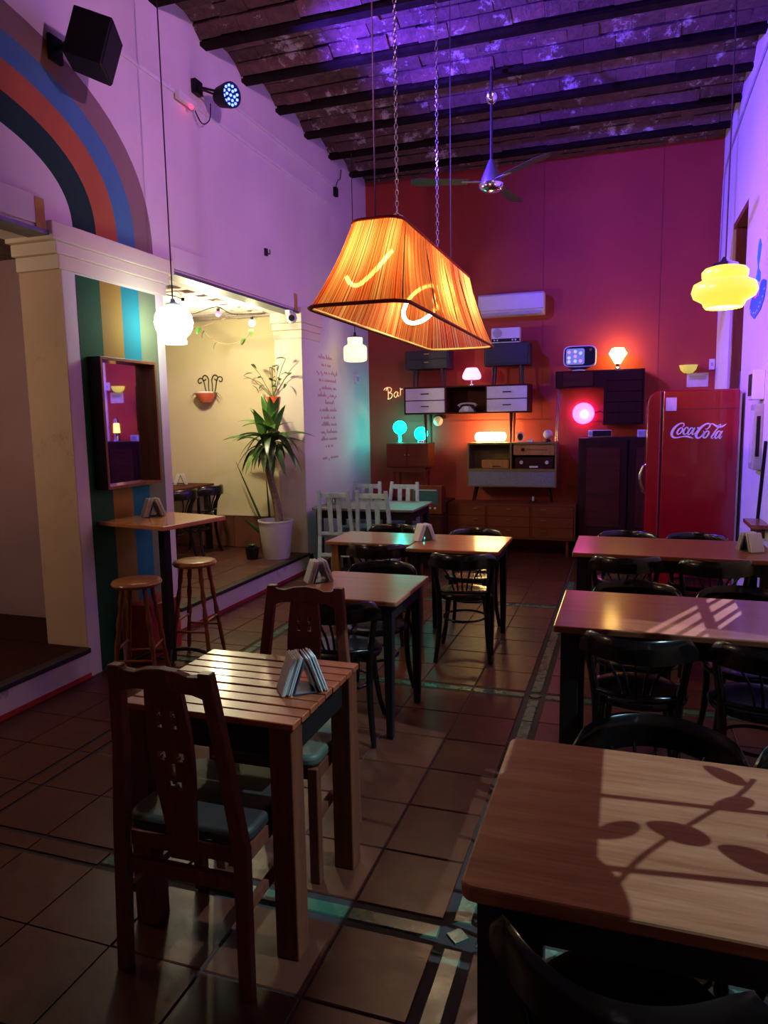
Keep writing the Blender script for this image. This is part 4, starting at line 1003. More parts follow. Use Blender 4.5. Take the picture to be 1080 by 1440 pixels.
# ------------------------------------------------------------------ fridge
t = thing('fridge', 'red vintage fridge with a white script logo on its side', 'fridge')
body = [(.315, .09), (.925, .09), (.925, 1.825)] + [(.925 - .02 + .02 * math.cos(R(a)), 1.825 + .018 * math.sin(R(a))) for a in (30, 60, 90)] + [(.315, 1.843)]
MB().prism(body, .66, XZ(7.41)).build('cabinet', 'fridge_red', t, bevel=.012, seg=3, smooth=40)
dpf = [(.315 - .012, .12), (.303, 1.843)] + [(.30 - .11 * math.sin(R(a)), 1.735 + .108 * math.cos(R(a))) for a in range(10, 91, 10)] + [(.19, .15), (.205, .12)]
MB().prism(dpf, .66, XZ(7.41)).build('door', 'fridge_red', t, bevel=.012, seg=3, smooth=40)
MB().box(.303, .315, 6.765, 7.40, .13, 1.83).build('door_seal', 'fridge_seam', t)
MB().box(.925, .94, 6.76, 7.40, .1, 1.82).build('rear_trim', 'grey_plastic', t)
MB().box(.33, .92, 6.747, 6.751, 1.675, 1.679).build('panel_groove', 'fridge_seam', t)
MB().box(.33, .92, 6.78, 7.38, .0, .09).build('plinth', 'black_paint', t)
MB().tube(catmull([(.192, 6.86, 1.19), (.165, 6.86, 1.15), (.145, 6.86, 1.06), (.165, 6.86, .97), (.192, 6.86, .93)], 5), [.010] * 3 + [.016] * 15 + [.010] * 3, 10).build('handle', 'chrome', t, smooth=60)
o = MB().box(.338, .425, 6.745, 6.75, 1.665, 1.78).build('sticker', 'paper', t)
# script lettering traced as strokes: (x, y, width) in a 108 px/unit drawing frame
LOGO = [
 [(320, 222, 10), (343, 205, 14), (335, 172, 18), (290, 170, 20), (232, 205, 28), (183, 262, 36), (157, 325, 38), (162, 372, 34), (200, 400, 24), (260, 398, 16), (330, 383, 16), (390, 380, 26), (440, 392, 24), (495, 410, 3)],
 [(305, 238, 14), (268, 262, 22), (240, 315, 26), (252, 345, 20), (288, 330, 16), (318, 285, 24), (322, 250, 18), (302, 238, 12)],
 [(405, 262, 16), (402, 238, 18), (372, 240, 18), (342, 285, 26), (338, 330, 24), (360, 346, 16), (395, 325, 10)],
 [(488, 250, 14), (455, 242, 18), (420, 285, 26), (405, 330, 24), (422, 350, 16), (455, 318, 14), (490, 250, 14)],
 [(512, 236, 16), (488, 285, 24), (472, 330, 22), (485, 348, 14), (522, 318, 8)],
 [(546, 252, 8), (558, 242, 24), (575, 232, 8)],
 [(672, 252, 8), (690, 264, 14), (722, 236, 18), (742, 196, 20), (722, 172, 20), (672, 182, 24), (610, 228, 32), (560, 295, 38), (533, 352, 38), (545, 396, 30), (580, 402, 20), (622, 366, 18), (652, 312, 16), (640, 285, 8)],
 [(715, 288, 14), (678, 305, 22), (645, 355, 28), (648, 396, 22), (684, 392, 18), (718, 345, 24), (728, 305, 18), (712, 288, 12)],
 [(738, 178, 10), (782, 178, 18), (828, 205, 26), (880, 226, 30), (938, 208, 22), (988, 172, 3)],
 [(838, 236, 8), (872, 196, 11), (900, 184, 11), (886, 214, 13), (838, 272, 18), (796, 340, 23), (768, 388, 21), (782, 408, 12), (812, 386, 5)],
 [(905, 296, 14), (872, 292, 18), (838, 338, 26), (822, 388, 24), (842, 406, 16), (875, 368, 14), (908, 300, 14)],
 [(930, 286, 16), (905, 335, 24), (886, 385, 22), (898, 408, 14), (928, 365, 6)]]
lg = MB(); Mz = XZ(6.7485)
for s_ in LOGO:
    q = catmull([(x, y, w) for x, y, w in s_], 6)
    pts = [(.385 + (v.x / 10.8 - 13) * .00564, 1.532 - (v.y / 10.8 - 20 + .016 * v.x / 10.8 - .2) * .0058) for v in q]
    lg.ribbon(pts, [max(v.z, 2) / 10.8 * .0057 * 1.1 for v in q], .002, Mz)
lg.build('script_logo', 'logo_white', t)

# ------------------------------------------------------------------ right wall fittings
t = thing('meter_box', 'small white box with a dark side on the bright wall', 'box', (XR, 6.0, 1.73))
MB().box(-.085, 0, -.09, .09, 0, .22).build('case', 'white_plastic', t, bevel=.008); MB().box(-.089, -.085, -.07, .07, .03, .19).build('dark_window', 'black_plastic', t)
t = thing('towel_dispenser', 'pale slotted dispenser panel below the small white box', 'dispenser', (XR, 6.0, 1.21))
MB().box(-.06, 0, -.10, .09, 0, .49).build('case', 'grey_plastic', t, bevel=.006); MB().box(-.045, -.02, -.104, -.10, .10, .40).build('slot', 'black_plastic', t); MB().box(-.064, -.06, -.06, .05, .05, .44).build('side_slot', 'white_plastic', t)
t = thing('wall_bar', 'thin black bar leaning on the bright wall', 'bar', (XR - .012, 5.8, .85))
MB().bar((0, .07, 0), (0, -.1, .58), .02, .02).build('rod', 'black_plastic', t); MB().box(-.006, .012, .05, .09, -.012, .0).build('end_cap', 'black_plastic', t)
t = thing('wall_ledge', 'small brown wooden ledge on the bright wall beyond the napkins', 'shelf', (XR, 5.72, .86))
MB().box(-.12, 0, -.28, .08, -.03, .0).build('board', 'frame_wood', t, bevel=.004); MB().box(-.09, 0, -.1, -.07, -.12, -.03).build('bracket', 'frame_wood', t)
t = thing('wall_cutout', 'blue and cyan painted cut-out shape on the bright wall', 'decoration')
leaf = [(6.413, 2.982), (6.344, 2.919), (6.377, 2.855), (6.429, 2.794), (6.427, 2.764), (6.338, 2.717), (6.321, 2.661), (6.37, 2.649), (6.525, 2.694), (6.482, 2.732), (6.45, 2.768), (6.5, 2.857), (6.473, 2.947)]
hook = [(6.181, 2.636), (6.061, 2.607), (6.056, 2.558), (6.106, 2.486), (6.253, 2.42), (6.509, 2.384), (6.676, 2.434), (6.762, 2.496), (6.709, 2.546), (6.622, 2.577), (6.478, 2.53), (6.338, 2.539), (6.304, 2.599), (6.263, 2.633)]
MB().prism(leaf, .006, YZ(XR, -1)).build('cyan_leaf', 'decal_cyan', t); MB().prism(hook, .008, YZ(XR, -1)).build('blue_hook', 'decal_blue', t)
for y, z in [(6.092, 2.55), (6.15, 2.504), (6.234, 2.473), (6.295, 2.45), (6.366, 2.429), (6.447, 2.423), (6.541, 2.432), (6.643, 2.455), (6.701, 2.478)]:
    MB().prism([(y + .016 * math.cos(a * PI / 3), z + .008 * math.sin(a * PI / 3)) for a in range(6)], .011, YZ(XR, -1)).build('white_dot', 'decal_white', t)
MB().prism([(6.481 + .09 * math.cos(a * PI / 4), 2.565 + .028 * math.sin(a * PI / 4)) for a in range(8)], .007, YZ(XR, -1)).build('pink_patch', 'decal_pink', t)
t = thing('wall_cable', 'grey cable running along the top of the bright wall', 'cable')
MB().tube(catmull([(XR - .01, 9.0, 3.2), (XR - .012, 8.95, 3.9), (XR - .012, 8.8, 4.25), (XR - .012, 7.9, 4.36), (XR - .012, 6.4, 4.42), (XR - .012, 4.5, 4.45)], 5), .009, 6).build('cable', 'grey_plastic', t)
t = thing('junction_box', 'small white plastic box in the corner of the red wall', 'box', (.93, YB, 2.2))
MB().box(-.03, .03, -.03, 0, -.06, .06).build('case', 'white_plastic', t, bevel=.004); MB().box(-.012, .012, -.033, -.03, -.02, .02).build('switch', 'grey_plastic', t)

# ================================================================== HANGING LAMPS
# big corded shade over the middle tables
t = thing('corded_lamp', 'large long hanging lamp with an orange pleated cord shade', 'lamp', (-1.19, 4.28, 2.15))
def loop(a, b, r, n_side):
    pts = rrect(-a, a, -b, b, r, 10)
    out = []; N = len(pts); L = [0]
    for i in range(N): L.append(L[-1] + math.dist(pts[i], pts[(i + 1) % N]))
    for k in range(n_side):
        s = L[-1] * k / n_side; i = max(j for j in range(N) if L[j] <= s); u = (s - L[i]) / max(L[i + 1] - L[i], 1e-9)
        p, q = pts[i], pts[(i + 1) % N]; out.append((p[0] + (q[0] - p[0]) * u, p[1] + (q[1] - p[1]) * u))
    return out
NP = 720
lb, lt = loop(.25, 1.16, .10, NP), loop(.135, .845, .08, NP)
HS = .455; vs = []; fs = []; rows = 7
jit = [random.uniform(-1, 1) for _ in range(NP)]
for r in range(rows + 1):
    u = r / rows
    for k in range(NP):
        b, tp = lb[k], lt[k]; x = b[0] + (tp[0] - b[0]) * u; y = b[1] + (tp[1] - b[1]) * u + .025 * (1 - u) * 0
        off = (.0022 if k % 2 else -.0022) + .0014 * jit[k]
        L = math.hypot(x / .25, y / 1.16) or 1; nx, ny = x / .25 / L, y / 1.16 / L
        sag = -.018 * math.sin(PI * u)
        vs.append((x + nx * (off + sag), y + ny * (off + sag), HS * u))
for r in range(rows):
    for k in range(NP): fs.append((r * NP + k, r * NP + (k + 1) % NP, (r + 1) * NP + (k + 1) % NP, (r + 1) * NP + k))
sh = MB().add(vs, fs).build('cord_shade', 'cord_shade', t)
at_ = sh.data.attributes.new('strand', 'FLOAT', 'POINT'); at_.data.foreach_set('value', [abs(2 * ((i % NP) / NP) - 1) * .97 + .013 * (1 if (i % NP) > NP / 2 else 3) for i in range(len(vs))])
for nm, lp, z, rr, m_ in (('bottom_trim', lb, .004, .009, 'shade_trim'), ('top_trim', lt, HS, .008, 'shade_trim')):
    MB().tube([(x * 1.012, y * 1.003, z) for x, y in lp[::6]], rr, 6, closed=True).build(nm, m_, t, smooth=60)
MB().tube([(x * .965, y * .992, .006) for x, y in lb[::6]], .007, 6, closed=True).build('bottom_lining', 'shade_lining', t, smooth=60)
for k in range(0, NP, NP // 10):
    MB().tube([(lb[k][0] * .975, lb[k][1] * .99, .01), (lt[k][0] * .94, lt[k][1] * .98, HS)], .003, 6).build('frame_rib', 'wire_dark', t)
MB().box(-.012, .012, -.84, .84, HS - .01, HS + .006).box(-.13, .13, -.47, -.455, HS - .01, HS + .006).box(-.13, .13, .41, .425, HS - .01, HS + .006).build('top_frame', 'brass', t)
MB().tube(catmull([(-.17, -.80, .20), (-.15, -.79, .165), (-.11, -.78, .158), (-.04, -.76, .215), (.06, -.74, .32)], 6), .011, 8).build('ring_tube', 'tube_light', t, smooth=60)
MB().tube([(.06, -.74, .32), (0, -.72, HS)], .006, 6).build('tube_hanger', 'wire_dark', t)
for y, tx, zc, rr in ((.02, -20, .17, .135), (.72, 18, .30, .10)):
    M_ = Matrix.Translation((0, y, zc)) @ Matrix.Rotation(R(58), 4, 'X') @ Matrix.Rotation(R(tx), 4, 'Y')
    MB().tube([M_ @ Vector((rr * math.cos(2 * PI * k / 36), rr * math.sin(2 * PI * k / 36), 0)) for k in range(36)], .011, 8, closed=True).build('ring_tube', 'tube_light', t, smooth=60)
    MB().tube([(0, y, zc + .09), (0, y, HS)], .006, 6).build('tube_hanger', 'wire_dark', t)
def chain(y, z1):
    m = MB()
    def link(c, d, flip):
        z = d.normalized(); x = Vector((1, 0, 0)) if flip else Vector((0, 1, 0)); x = (x - z * x.dot(z)).normalized()
        m.tube([c + z * .017 * math.sin(2 * PI * k / 8) + x * .0085 * math.cos(2 * PI * k / 8) for k in range(8)], .0025, 4, closed=True)
    tip = Vector((0, y, HS + .13))
    n = int((z1 - tip.z) / .028)
    for k in range(n): link(tip + Vector((0, 0, .014 + .028 * k)), Vector((0, 0, 1)), k % 2)
    for s in (-1, 1):
        e = Vector((s * .11, y + s * .02, HS)); d = e - tip; n = int(d.length / .028)
        for k in range(n): link(tip + d * ((k + .5) / n), d, k % 2)
    m.build('chain', 'chrome', t)
zt = ZB + .03 - 2.15
chain(-.46, zt); chain(.42, zt)
for y in (-.82, .80): MB().tube([(0, y, HS), (0, y, zt)], .0035, 6).build('cable', 'wire_dark', t)
def pendant(name, label, loc, prof, mat, cord_top, cap_prof, capm, n=32, ruff=None, group=None):
    t = thing(name, label, 'pendant lamp', loc, 0, group)
    MB().lathe(prof, n, cap=False, ruff=ruff).build('glass_shade', mat, t, smooth=60)
    MB().lathe(cap_prof, 18, cap=False).build('cap', capm, t, smooth=50)
    zc = cap_prof[-1][1]
    MB().tube([(0, 0, zc), (0, 0, cord_top - loc[2])], .0045, 6).build('cord', 'wire_dark', t)
    return t
ruf = lambda r, z, a: r * (1 + (.06 * math.cos(8 * a) if z < .045 else 0))
pendant('opal_pendant', 'glowing white glass pendant with a scalloped lower rim', (-2.98, 4.33, 2.17), [(0, .012), (.05, .012), (.078, .004), (.082, .022), (.075, .045), (.10, .065), (.124, .105), (.132, .15), (.122, .20), (.095, .24), (.055, .262), (.03, .268)], 'opal_white', ZB,
        [(.055, .262), (.05, .275), (.02, .285), (.012, .31), (0, .31)], 'blue_paint', 48, ruf)
pendant('yellow_pendant', 'tiered yellow glass pendant hanging near the bright wall', (.555, 4.90, 2.27), [(.105, .0), (.115, .012), (.125, .035), (.175, .065), (.188, .10), (.175, .145), (.135, .165), (.125, .172), (.130, .185), (.132, .215), (.115, .235), (.08, .245)], 'opal_yellow', ZB,
        [(.08, .245), (.07, .262), (.03, .275), (.015, .30), (0, .30)], 'chrome', 40)
t = [o for o in bpy.data.objects if o.name.startswith('yellow_pendant')][0]
MB().lathe([(0, .01), (.104, .01), (.104, .016), (0, .016)], 28, cap=False).build('lower_diffuser', 'opal_yellow_hot', t)
lamp('yellow_pendant_light', 'POINT', (.555, 4.90, 2.24), 9, (1.0, .70, .22), None, .08)
pendant('cream_pendant', 'cream jar-shaped glass pendant before the corner of the room', (-2.955, 7.8, 2.30), [(0, .0), (.10, .0), (.128, .012), (.135, .035), (.135, .15), (.125, .175), (.088, .195), (.085, .21), (.088, .255), (.085, .27), (.03, .275)], 'opal_cream', ZB,
        [(.06, .272), (.05, .285), (.015, .29), (.012, .33), (0, .33)], 'wire_dark')
t = [o for o in bpy.data.objects if o.name.startswith('cream_pendant')][0]

# ceiling fan
t = thing('ceiling_fan', 'dark ceiling fan on a long rod with a pale round hub', 'ceiling fan', (-1.155, 6.48, 3.60))
zt = ZB + .03 - 3.60
MB().tube([(0, 0, .25), (0, 0, zt)], .013, 10).build('rod', 'wire_dark', t, smooth=60)
MB().lathe([(.0, .70), (.03, .71), (.055, .75), (.058, .79), (.02, .80), (0, .80)], 18, cap=False).build('rod_canopy', 'chrome', t, smooth=50)
MB().lathe([(0, .05), (.09, .05), (.085, .10), (.05, .18), (.022, .25), (0, .25)], 24, cap=False).build('motor_cone', 'grey_metal', t, smooth=50)
MB().lathe([(0, -.02), (.06, -.015), (.09, .0), (.107, .02), (.11, .045), (.09, .055), (0, .055)], 28, cap=False).build('hub_disc', 'chrome', t, smooth=50)
for k in range(3):
    M_ = Matrix.Rotation(R(200 + 120 * k), 4, 'Z') @ Matrix.Rotation(R(9), 4, 'X')
    MB().prism([(.20, -.05), (.62, -.072), (.70, -.045), (.70, .045), (.62, .072), (.20, .05)], .004, M_ @ Matrix.Translation((0, 0, .075))).build('blade', 'black_paint', t, bevel=.001)
    MB().bar(M_ @ Vector((.06, 0, .072)), M_ @ Vector((.26, 0, .074)), .03, .006).build('blade_iron', 'grey_metal', t)

# ================================================================== LEFT WALL FITTINGS
def par_can(name, label, loc, target, glowm, anchor):
    t = thing(name, label, 'stage light', loc)
    q = (Vector(target) - Vector(loc)).to_track_quat('-Z', 'Y').to_matrix().to_4x4()
    MB().lathe([(0, .14), (.05, .14), (.075, .10), (.088, .02), (.092, -.0), (.092, -.03), (.084, -.03), (.084, -.012), (0, -.012)], 24, q, cap=False).build('housing', 'black_plastic', t, smooth=40)
    for k, (a, r) in enumerate([(0, 0)] + [(i * PI / 3, .038) for i in range(6)] + [(i * PI / 6 + .2, .068) for i in range(12)]):
        MB().lathe([(0, -.012), (.011, -.012), (.010, -.02), (0, -.022)], 8, q @ Matrix.Translation((r * math.cos(a), r * math.sin(a), 0)), cap=False).build('led_lens', glowm, t)
    a = Vector(anchor) - Vector(loc)
    pv = [q @ Vector((s * .105, 0, .03)) for s in (-1, 1)]
    MB().tube([pv[0], pv[0] + a * .5, a, pv[1] + a * .5, pv[1]], .009, 6).build('yoke', 'black_plastic', t)
    MB().box(a.x - .02, a.x + .02, a.y - .05, a.y + .05, a.z - .05, a.z + .05).build('wall_plate', 'black_plastic', t)
    return t
par_can('stage_light', 'round stage light glowing blue on the upper wall', (-2.99, 5.24, 4.16), (0.2, 4.2, 3.75), 'led_blue', (XL + .022, 5.16, 4.22))
par_can('stage_light', 'round stage light with a violet beam high by the ceiling, out of the frame', (.75, 2.56, 4.10), (-3.25, 6.3, 3.2), 'led_blue', (XR - .022, 2.5, 4.2))
par_can('stage_light', 'round stage light with a pink beam over the striped arch, out of the frame', (-2.96, 2.05, 3.78), (0.97, 6.2, 1.9), 'led_red', (XL + .022, 2.0, 3.9))
t = thing('wall_speaker', 'black loudspeaker tilted on a bracket above the painted arch', 'loudspeaker', (-2.98, 3.66, 3.80), 0)
M_ = Matrix.Rotation(R(28), 4, 'Z') @ Matrix.Rotation(R(18), 4, 'Y')
MB().prism([(-.10, -.12), (.12, -.145), (.12, .145), (-.10, .12)], .26, M_ @ Matrix.Translation((0, 0, -.13))).build('cabinet', 'black_plastic', t, bevel=.008)
MB().box(.121, .126, -.135, .135, -.12, .12, M_).build('grille', 'black_plastic', t, bevel=.004)
MB().tube([M_ @ Vector((-.08, 0, 0)), (-.24, .0, .02)], .02, 8).build('bracket_arm', 'black_plastic', t); MB().box(-.268, -.245, -.05, .05, -.05, .09).build('wall_plate', 'black_plastic', t)
for lab, z, y0, y1 in (('white conduit along the upper wall beneath the blue stage light', 4.08, 3.9, 7.9), ('white conduit from the blue stage light towards the room corner', 4.32, 5.5, 7.95)):
    t = thing('wall_conduit', lab, 'conduit', group='surface conduits on the upper wall')
    MB().box(XL, XL + .016, y0, y1, z - .012, z + .012).build('trunking', 'white_paint', t, bevel=.003)
    for y in (y0 + .9, y0 + 1.9): MB().box(XL, XL + .019, y - .012, y + .012, z - .017, z + .017).build('clip', 'white_paint', t)
t = thing('power_block', 'white power adapter with a red light on the conduit', 'adapter', (XL, 4.98, 4.055))
MB().box(.017, .06, -.12, .12, -.03, .03).build('case', 'white_plastic', t, bevel=.006); MB().lathe(sphere_prof(.016, 0), 10, Matrix.Translation((.066, .02, -.045)), cap=False).build('pilot_light', 'led_red', t)
MB().tube(catmull([(.03, .1, .0), (.05, .18, -.10), (.06, .28, -.04), (.1, .24, .06)], 5), .005, 6).build('lead', 'wire_dark', t)
t = thing('sensor_box', 'small dark sensor at the end of the upper conduit', 'sensor', (XL, 8.0, 4.27))
MB().box(.0, .04, -.035, .035, -.07, .03).build('case', 'black_plastic', t, bevel=.004); MB().tube(catmull([(.02, .0, .03), (.03, .05, .12), (.03, .12, .16), (.03, .16, .27)], 5), .005, 6).build('lead', 'wire_dark', t)
t = thing('wall_hook', 'tiny dark hook on the pale wall above the lintel', 'hook', (XL, 6.24, 3.21))
MB().box(.0, .02, -.02, .02, -.03, .035).build('plate', 'wire_dark', t); MB().tube(catmull([(.02, 0, .0), (.05, 0, -.02), (.05, 0, .02)], 4), .005, 6).build('prong', 'wire_dark', t)
t = thing('security_camera', 'small white dome camera on the far column capital', 'camera', (XL + .05, 6.66, 2.66))
MB().lathe(sphere_prof(.055, 0), 18, cap=False).build('shell', 'white_plastic', t, smooth=60)
dv = (Vector((0, 0, 1.62)) - Vector((XL, 6.66, 2.66))).normalized(); q = dv.to_track_quat('Z', 'Y').to_matrix().to_4x4()
MB().lathe([(.0, .05), (.032, .05), (.03, .062), (0, .064)], 18, q, cap=False).build('lens_face', 'black_plastic', t); MB().box(-.05, .0, -.04, .04, .03, .075).build('mount', 'white_plastic', t)
t = thing('light_switch', 'white switch box on the pale wall near the corner', 'switch', (XL, 8.57, 2.15))
MB().box(0, .03, -.055, .055, -.06, .06).build('case', 'white_plastic', t, bevel=.004); MB().box(.03, .036, -.03, .03, -.03, .03).build('rocker', 'grey_plastic', t)
# faded red handwriting on the wall: illegible strokes, one part per line
LINES = [(7.42, 7.78, 2.33, 'a'), (7.50, 7.74, 2.245, 'b'), (7.36, 7.93, 2.16, 'c'), (7.42, 7.90, 2.075, 'd'), (7.43, 7.88, 1.99, 'e'), (7.38, 7.92, 1.905, 'f'), (7.58, 7.80, 1.825, 'g'), (7.42, 7.90, 1.74, 'h'), (7.46, 7.86, 1.655, 'i'), (7.46, 7.88, 1.575, 'j'), (7.44, 7.90, 1.49, 'k'), (7.44, 7.88, 1.41, 'l'), (7.56, 7.78, 1.33, 'm'), (7.46, 7.92, 1.195, 'n')]
rs = random.Random(3)
for y0, y1, z, _ in LINES:
    m = MB(); y = y0; h = .022; pts = [(y, z)]
    while y < y1:
        k = rs.random(); w_ = .028 + .012 * rs.random()
        up_ = h * (2.1 if k < .18 else 1.0) * (1 if k < .9 else -1.1)
        pts += [(y + w_ * .35, z + up_), (y + w_ * .7, z + up_ * .15), (y + w_, z + h * .15 * rs.random())]
        y += w_
        if k > .8 and y < y1 - .06:
            q = catmull([(a, b, 0) for a, b in pts], 3); m.ribbon([(v.x, v.y) for v in q], [.011] * len(q), .0012, YZ(XL, 1)); y += .03; pts = [(y, z)]
    if len(pts) > 2:
        q = catmull([(a, b, 0) for a, b in pts], 3); m.ribbon([(v.x, v.y) for v in q], [.011] * len(q), .0012, YZ(XL, 1))
    m.build('handwritten_line', 'writing_red', wall_left)

# ================================================================== SIDE ROOM: plants, string of bulbs
def leaf_mesh(L, wd, droop, fold=.25, n=9):
    vs = []; fs = []
    for i in range(n + 1):
        u = i / n; x = L * (u - .12 * droop * u * u); z = L * (.28 * u - droop * u * u); w_ = wd * math.sin(PI * min(1, .06 + u * .94)) ** .8 * (1 - .25 * u) + .001
        for s in (-1, 0, 1): vs.append((x, s * w_, z + abs(s) * w_ * fold))
        for s in (-1, 0, 1): vs.append((x, s * w_, z + abs(s) * w_ * fold - .0025))
    for i in range(n):
        a, b = i * 6, i * 6 + 6
        fs += [(a, a + 1, b + 1, b), (a + 1, a + 2, b + 2, b + 1), (a + 3, b + 3, b + 4, a + 4), (a + 4, b + 4, b + 5, a + 5), (a, b, b + 3, a + 3), (a + 2, a + 5, b + 5, b + 2)]
    fs += [(0, 3, 4, 1), (1, 4, 5, 2)]; e = n * 6; fs += [(e, e + 1, e + 4, e + 3), (e + 1, e + 2, e + 5, e + 4)]
    return MB().add(vs, fs)
t = thing('potted_palm', 'leafy dracaena palm in a white bucket on the side-room step', 'potted plant', (-3.46, 6.66, .2))
MB().lathe([(0, 0), (.135, 0), (.14, .01), (.18, .385), (.188, .39), (.188, .405), (.172, .405), (.165, .36), (0, .36)], 32, cap=False).build('pot', 'ceramic_white', t, smooth=40)
MB().lathe([(0, .365), (.168, .362)], 20, cap=False).build('soil', 'soil', t)
MB().tube(catmull([(.05, .0, .35), (.02, .0, .58), (-.03, .0, .80), (-.07, .0, .96), (-.085, .0, 1.03)], 5), [.045, .044, .043, .042, .041, .040, .040, .040, .039, .038, .038, .038, .037, .037, .036, .036, .036, .036, .036, .036, .036], 10).build('trunk', 'bark', t, smooth=60)
heads = [(-.10, .0, 1.22), (.02, -.01, 1.26), (-.02, .02, 1.34)]
for hx, hy, hz in heads: MB().tube(catmull([(-.08, 0, 1.0), ((hx - .08) * .55, hy, (1.0 + hz) * .5), (hx, hy, hz)], 4), .02, 8).build('branch', 'bark', t, smooth=60)
protos = {}
for L, wd, dr in ((.46, .050, .50), (.40, .054, .20), (.36, .044, .95)):
    protos[L] = (L, wd, dr)
lm = {}
rs = random.Random(11)
for h, (hx, hy, hz) in enumerate(heads):
    for k in range(21):
        kind = (.40, .46, .36)[0 if k < 5 else 1 if k < 10 else 2]; m_ = 'leaf_light' if (k + h) % 5 == 0 else 'leaf_green' if k < 11 else 'leaf_dark'
        key = (kind, m_)
        if key not in lm:
            o = leaf_mesh(*protos[kind]).build('leaf', m_, t, smooth=60); lm[key] = o.data
        else: o = bpy.data.objects.new('leaf', lm[key]); COL.objects.link(o); o.parent = t
        az = 2 * PI * (k * .382 + h * .21) + rs.uniform(-.2, .2)
        el = (1.0 if k < 5 else .35 if k < 10 else -.15) + rs.uniform(-.15, .15)
        if h == 2: el += .15
        o.location = (hx, hy, hz - .004 * k); o.rotation_euler = (rs.uniform(-.3, .3), -el, az)
        if abs(math.sin(az)) > .6 and math.sin(az) > 0: o.scale = (.6,) * 3
# snake plant beside the palm
t = thing('snake_plant', 'upright snake plant with long blades behind the white bucket', 'plant', (-3.66, 6.93, .2))
MB().lathe([(0, 0), (.06, 0), (.08, .15), (.0, .15)], 18, cap=False).build('pot', 'black_plastic', t, smooth=40)
for k, (dx, tilt, L) in enumerate(((-.02, -.42, .95), (.01, -.06, .70), (0, -.95, .42), (.02, .2, .35))):
    p = [(dx + math.sin(tilt) * L * u, -.01 * k, .14 + math.cos(tilt) * L * u) for u in (0, .25, .5, .75, 1)]
    MB().tube(catmull(p, 3), [.026 * (1 - (j / 12) ** 3) + .001 for j in range(13)], 6, sy=.22).build('blade', 'leaf_dark', t, smooth=60)
t = thing('small_pot', 'little black pot with a succulent beside the white bucket', 'potted plant', (-3.69, 6.55, .2))
MB().lathe([(0, 0), (.06, 0), (.075, .12), (.07, .12), (.065, .10), (0, .10)], 18, cap=False).build('pot', 'black_plastic', t, smooth=40)
for k in range(9):
    o = leaf_mesh(.07, .014, .2).build('leaf', 'leaf_dark', t); o.location = (0, 0, .105); o.rotation_euler = (0, -.7, k * .7)
# orange hanging pot on the column with straggly plant
t = thing('hanging_pot', 'orange pot with a straggly plant fixed high behind the palm', 'potted plant', (-3.60, 6.98, 1.77))
MB().lathe([(0, 0), (.055, 0), (.075, .11), (.08, .125), (.07, .125), (.062, .10), (0, .10)], 20, cap=False).build('pot', 'orange_pot', t, smooth=40)
MB().box(-.01, .01, .06, .165, .06, .08).build('bracket', 'wire_dark', t)
rs = random.Random(5)
for k in range(11):
    az = rs.uniform(0, 6.28); e = rs.uniform(.05, .30) if k < 9 else rs.uniform(.3, .4); hgt = rs.uniform(.18, .42)
    tip = Vector((e * math.cos(az) * (1 if k % 3 else 1.2), min(.1, e * math.sin(az) * .6), .1 + hgt)); 
    MB().tube(catmull([(0, 0, .1), tip * .6 + Vector((0, 0, .08)), tip], 4), .004, 5).build('stem', 'leaf_light' if k % 2 else 'bark', t)
    for j in range(2):
        o = leaf_mesh(.11, .016, .5).build('leaf', 'leaf_green' if (k + j) % 3 else 'leaf_dark', t); o.location = tip * (1 - .3 * j); o.rotation_euler = (rs.uniform(-.5, .5), rs.uniform(-.6, .6), rs.uniform(0, 6.28))
# wall planter with wrought-iron scrolls
t = thing('wall_planter', 'small terracotta bowl on a scrolled iron bracket on the yellow wall', 'wall planter', (-4.47, 7.15, 1.86))
MB().lathe([(0, 0), (.06, 0), (.095, .05), (.115, .085), (.118, .105), (.1, .105), (.08, .06), (0, .02)], 22, Matrix.Translation((0, -.12, 0)), cap=False).build('bowl', 'terracotta_pot', t, smooth=40)
MB().lathe([(.1, .098), (.119, .10), (.119, .115), (.1, .115)], 22, Matrix.Translation((0, -.12, 0)), cap=False).build('rim', 'ceramic_white', t)
def scroll(x0, x1, zt_, dirn):
    p = [(x0, -.012, .10), ((x0 + x1) / 2, -.012, .10 + (zt_ - .10) * .5), (x1 - dirn * .01, -.012, zt_ - .02)]
    for k in range(9):
        a = PI - k * PI / 4.2; r = .042 * (1 - k * .085); p.append((x1 + dirn * (.04 + r * math.cos(a)), -.012, zt_ + r * math.sin(a)))
    MB().tube(catmull(p, 4), .006, 6).build('scroll', 'wire_dark', t, smooth=60)
scroll(-.05, -.09, .24, -1); scroll(-.02, -.03, .27, -1); scroll(.02, .03, .27, 1); scroll(.05, .09, .25, 1)
MB().tube([(-.08, -.012, .1), (.08, -.012, .1)], .006, 6).build('cross_bar', 'wire_dark', t)
for k in range(5):
    o = leaf_mesh(.13, .008, .9).build('leaf', 'leaf_dark', t); o.location = (.07 * (1 if k % 2 else -1), -.12, .11); o.rotation_euler = (0, -.1, (0 if k % 2 else PI) + (k - 2) * .3)
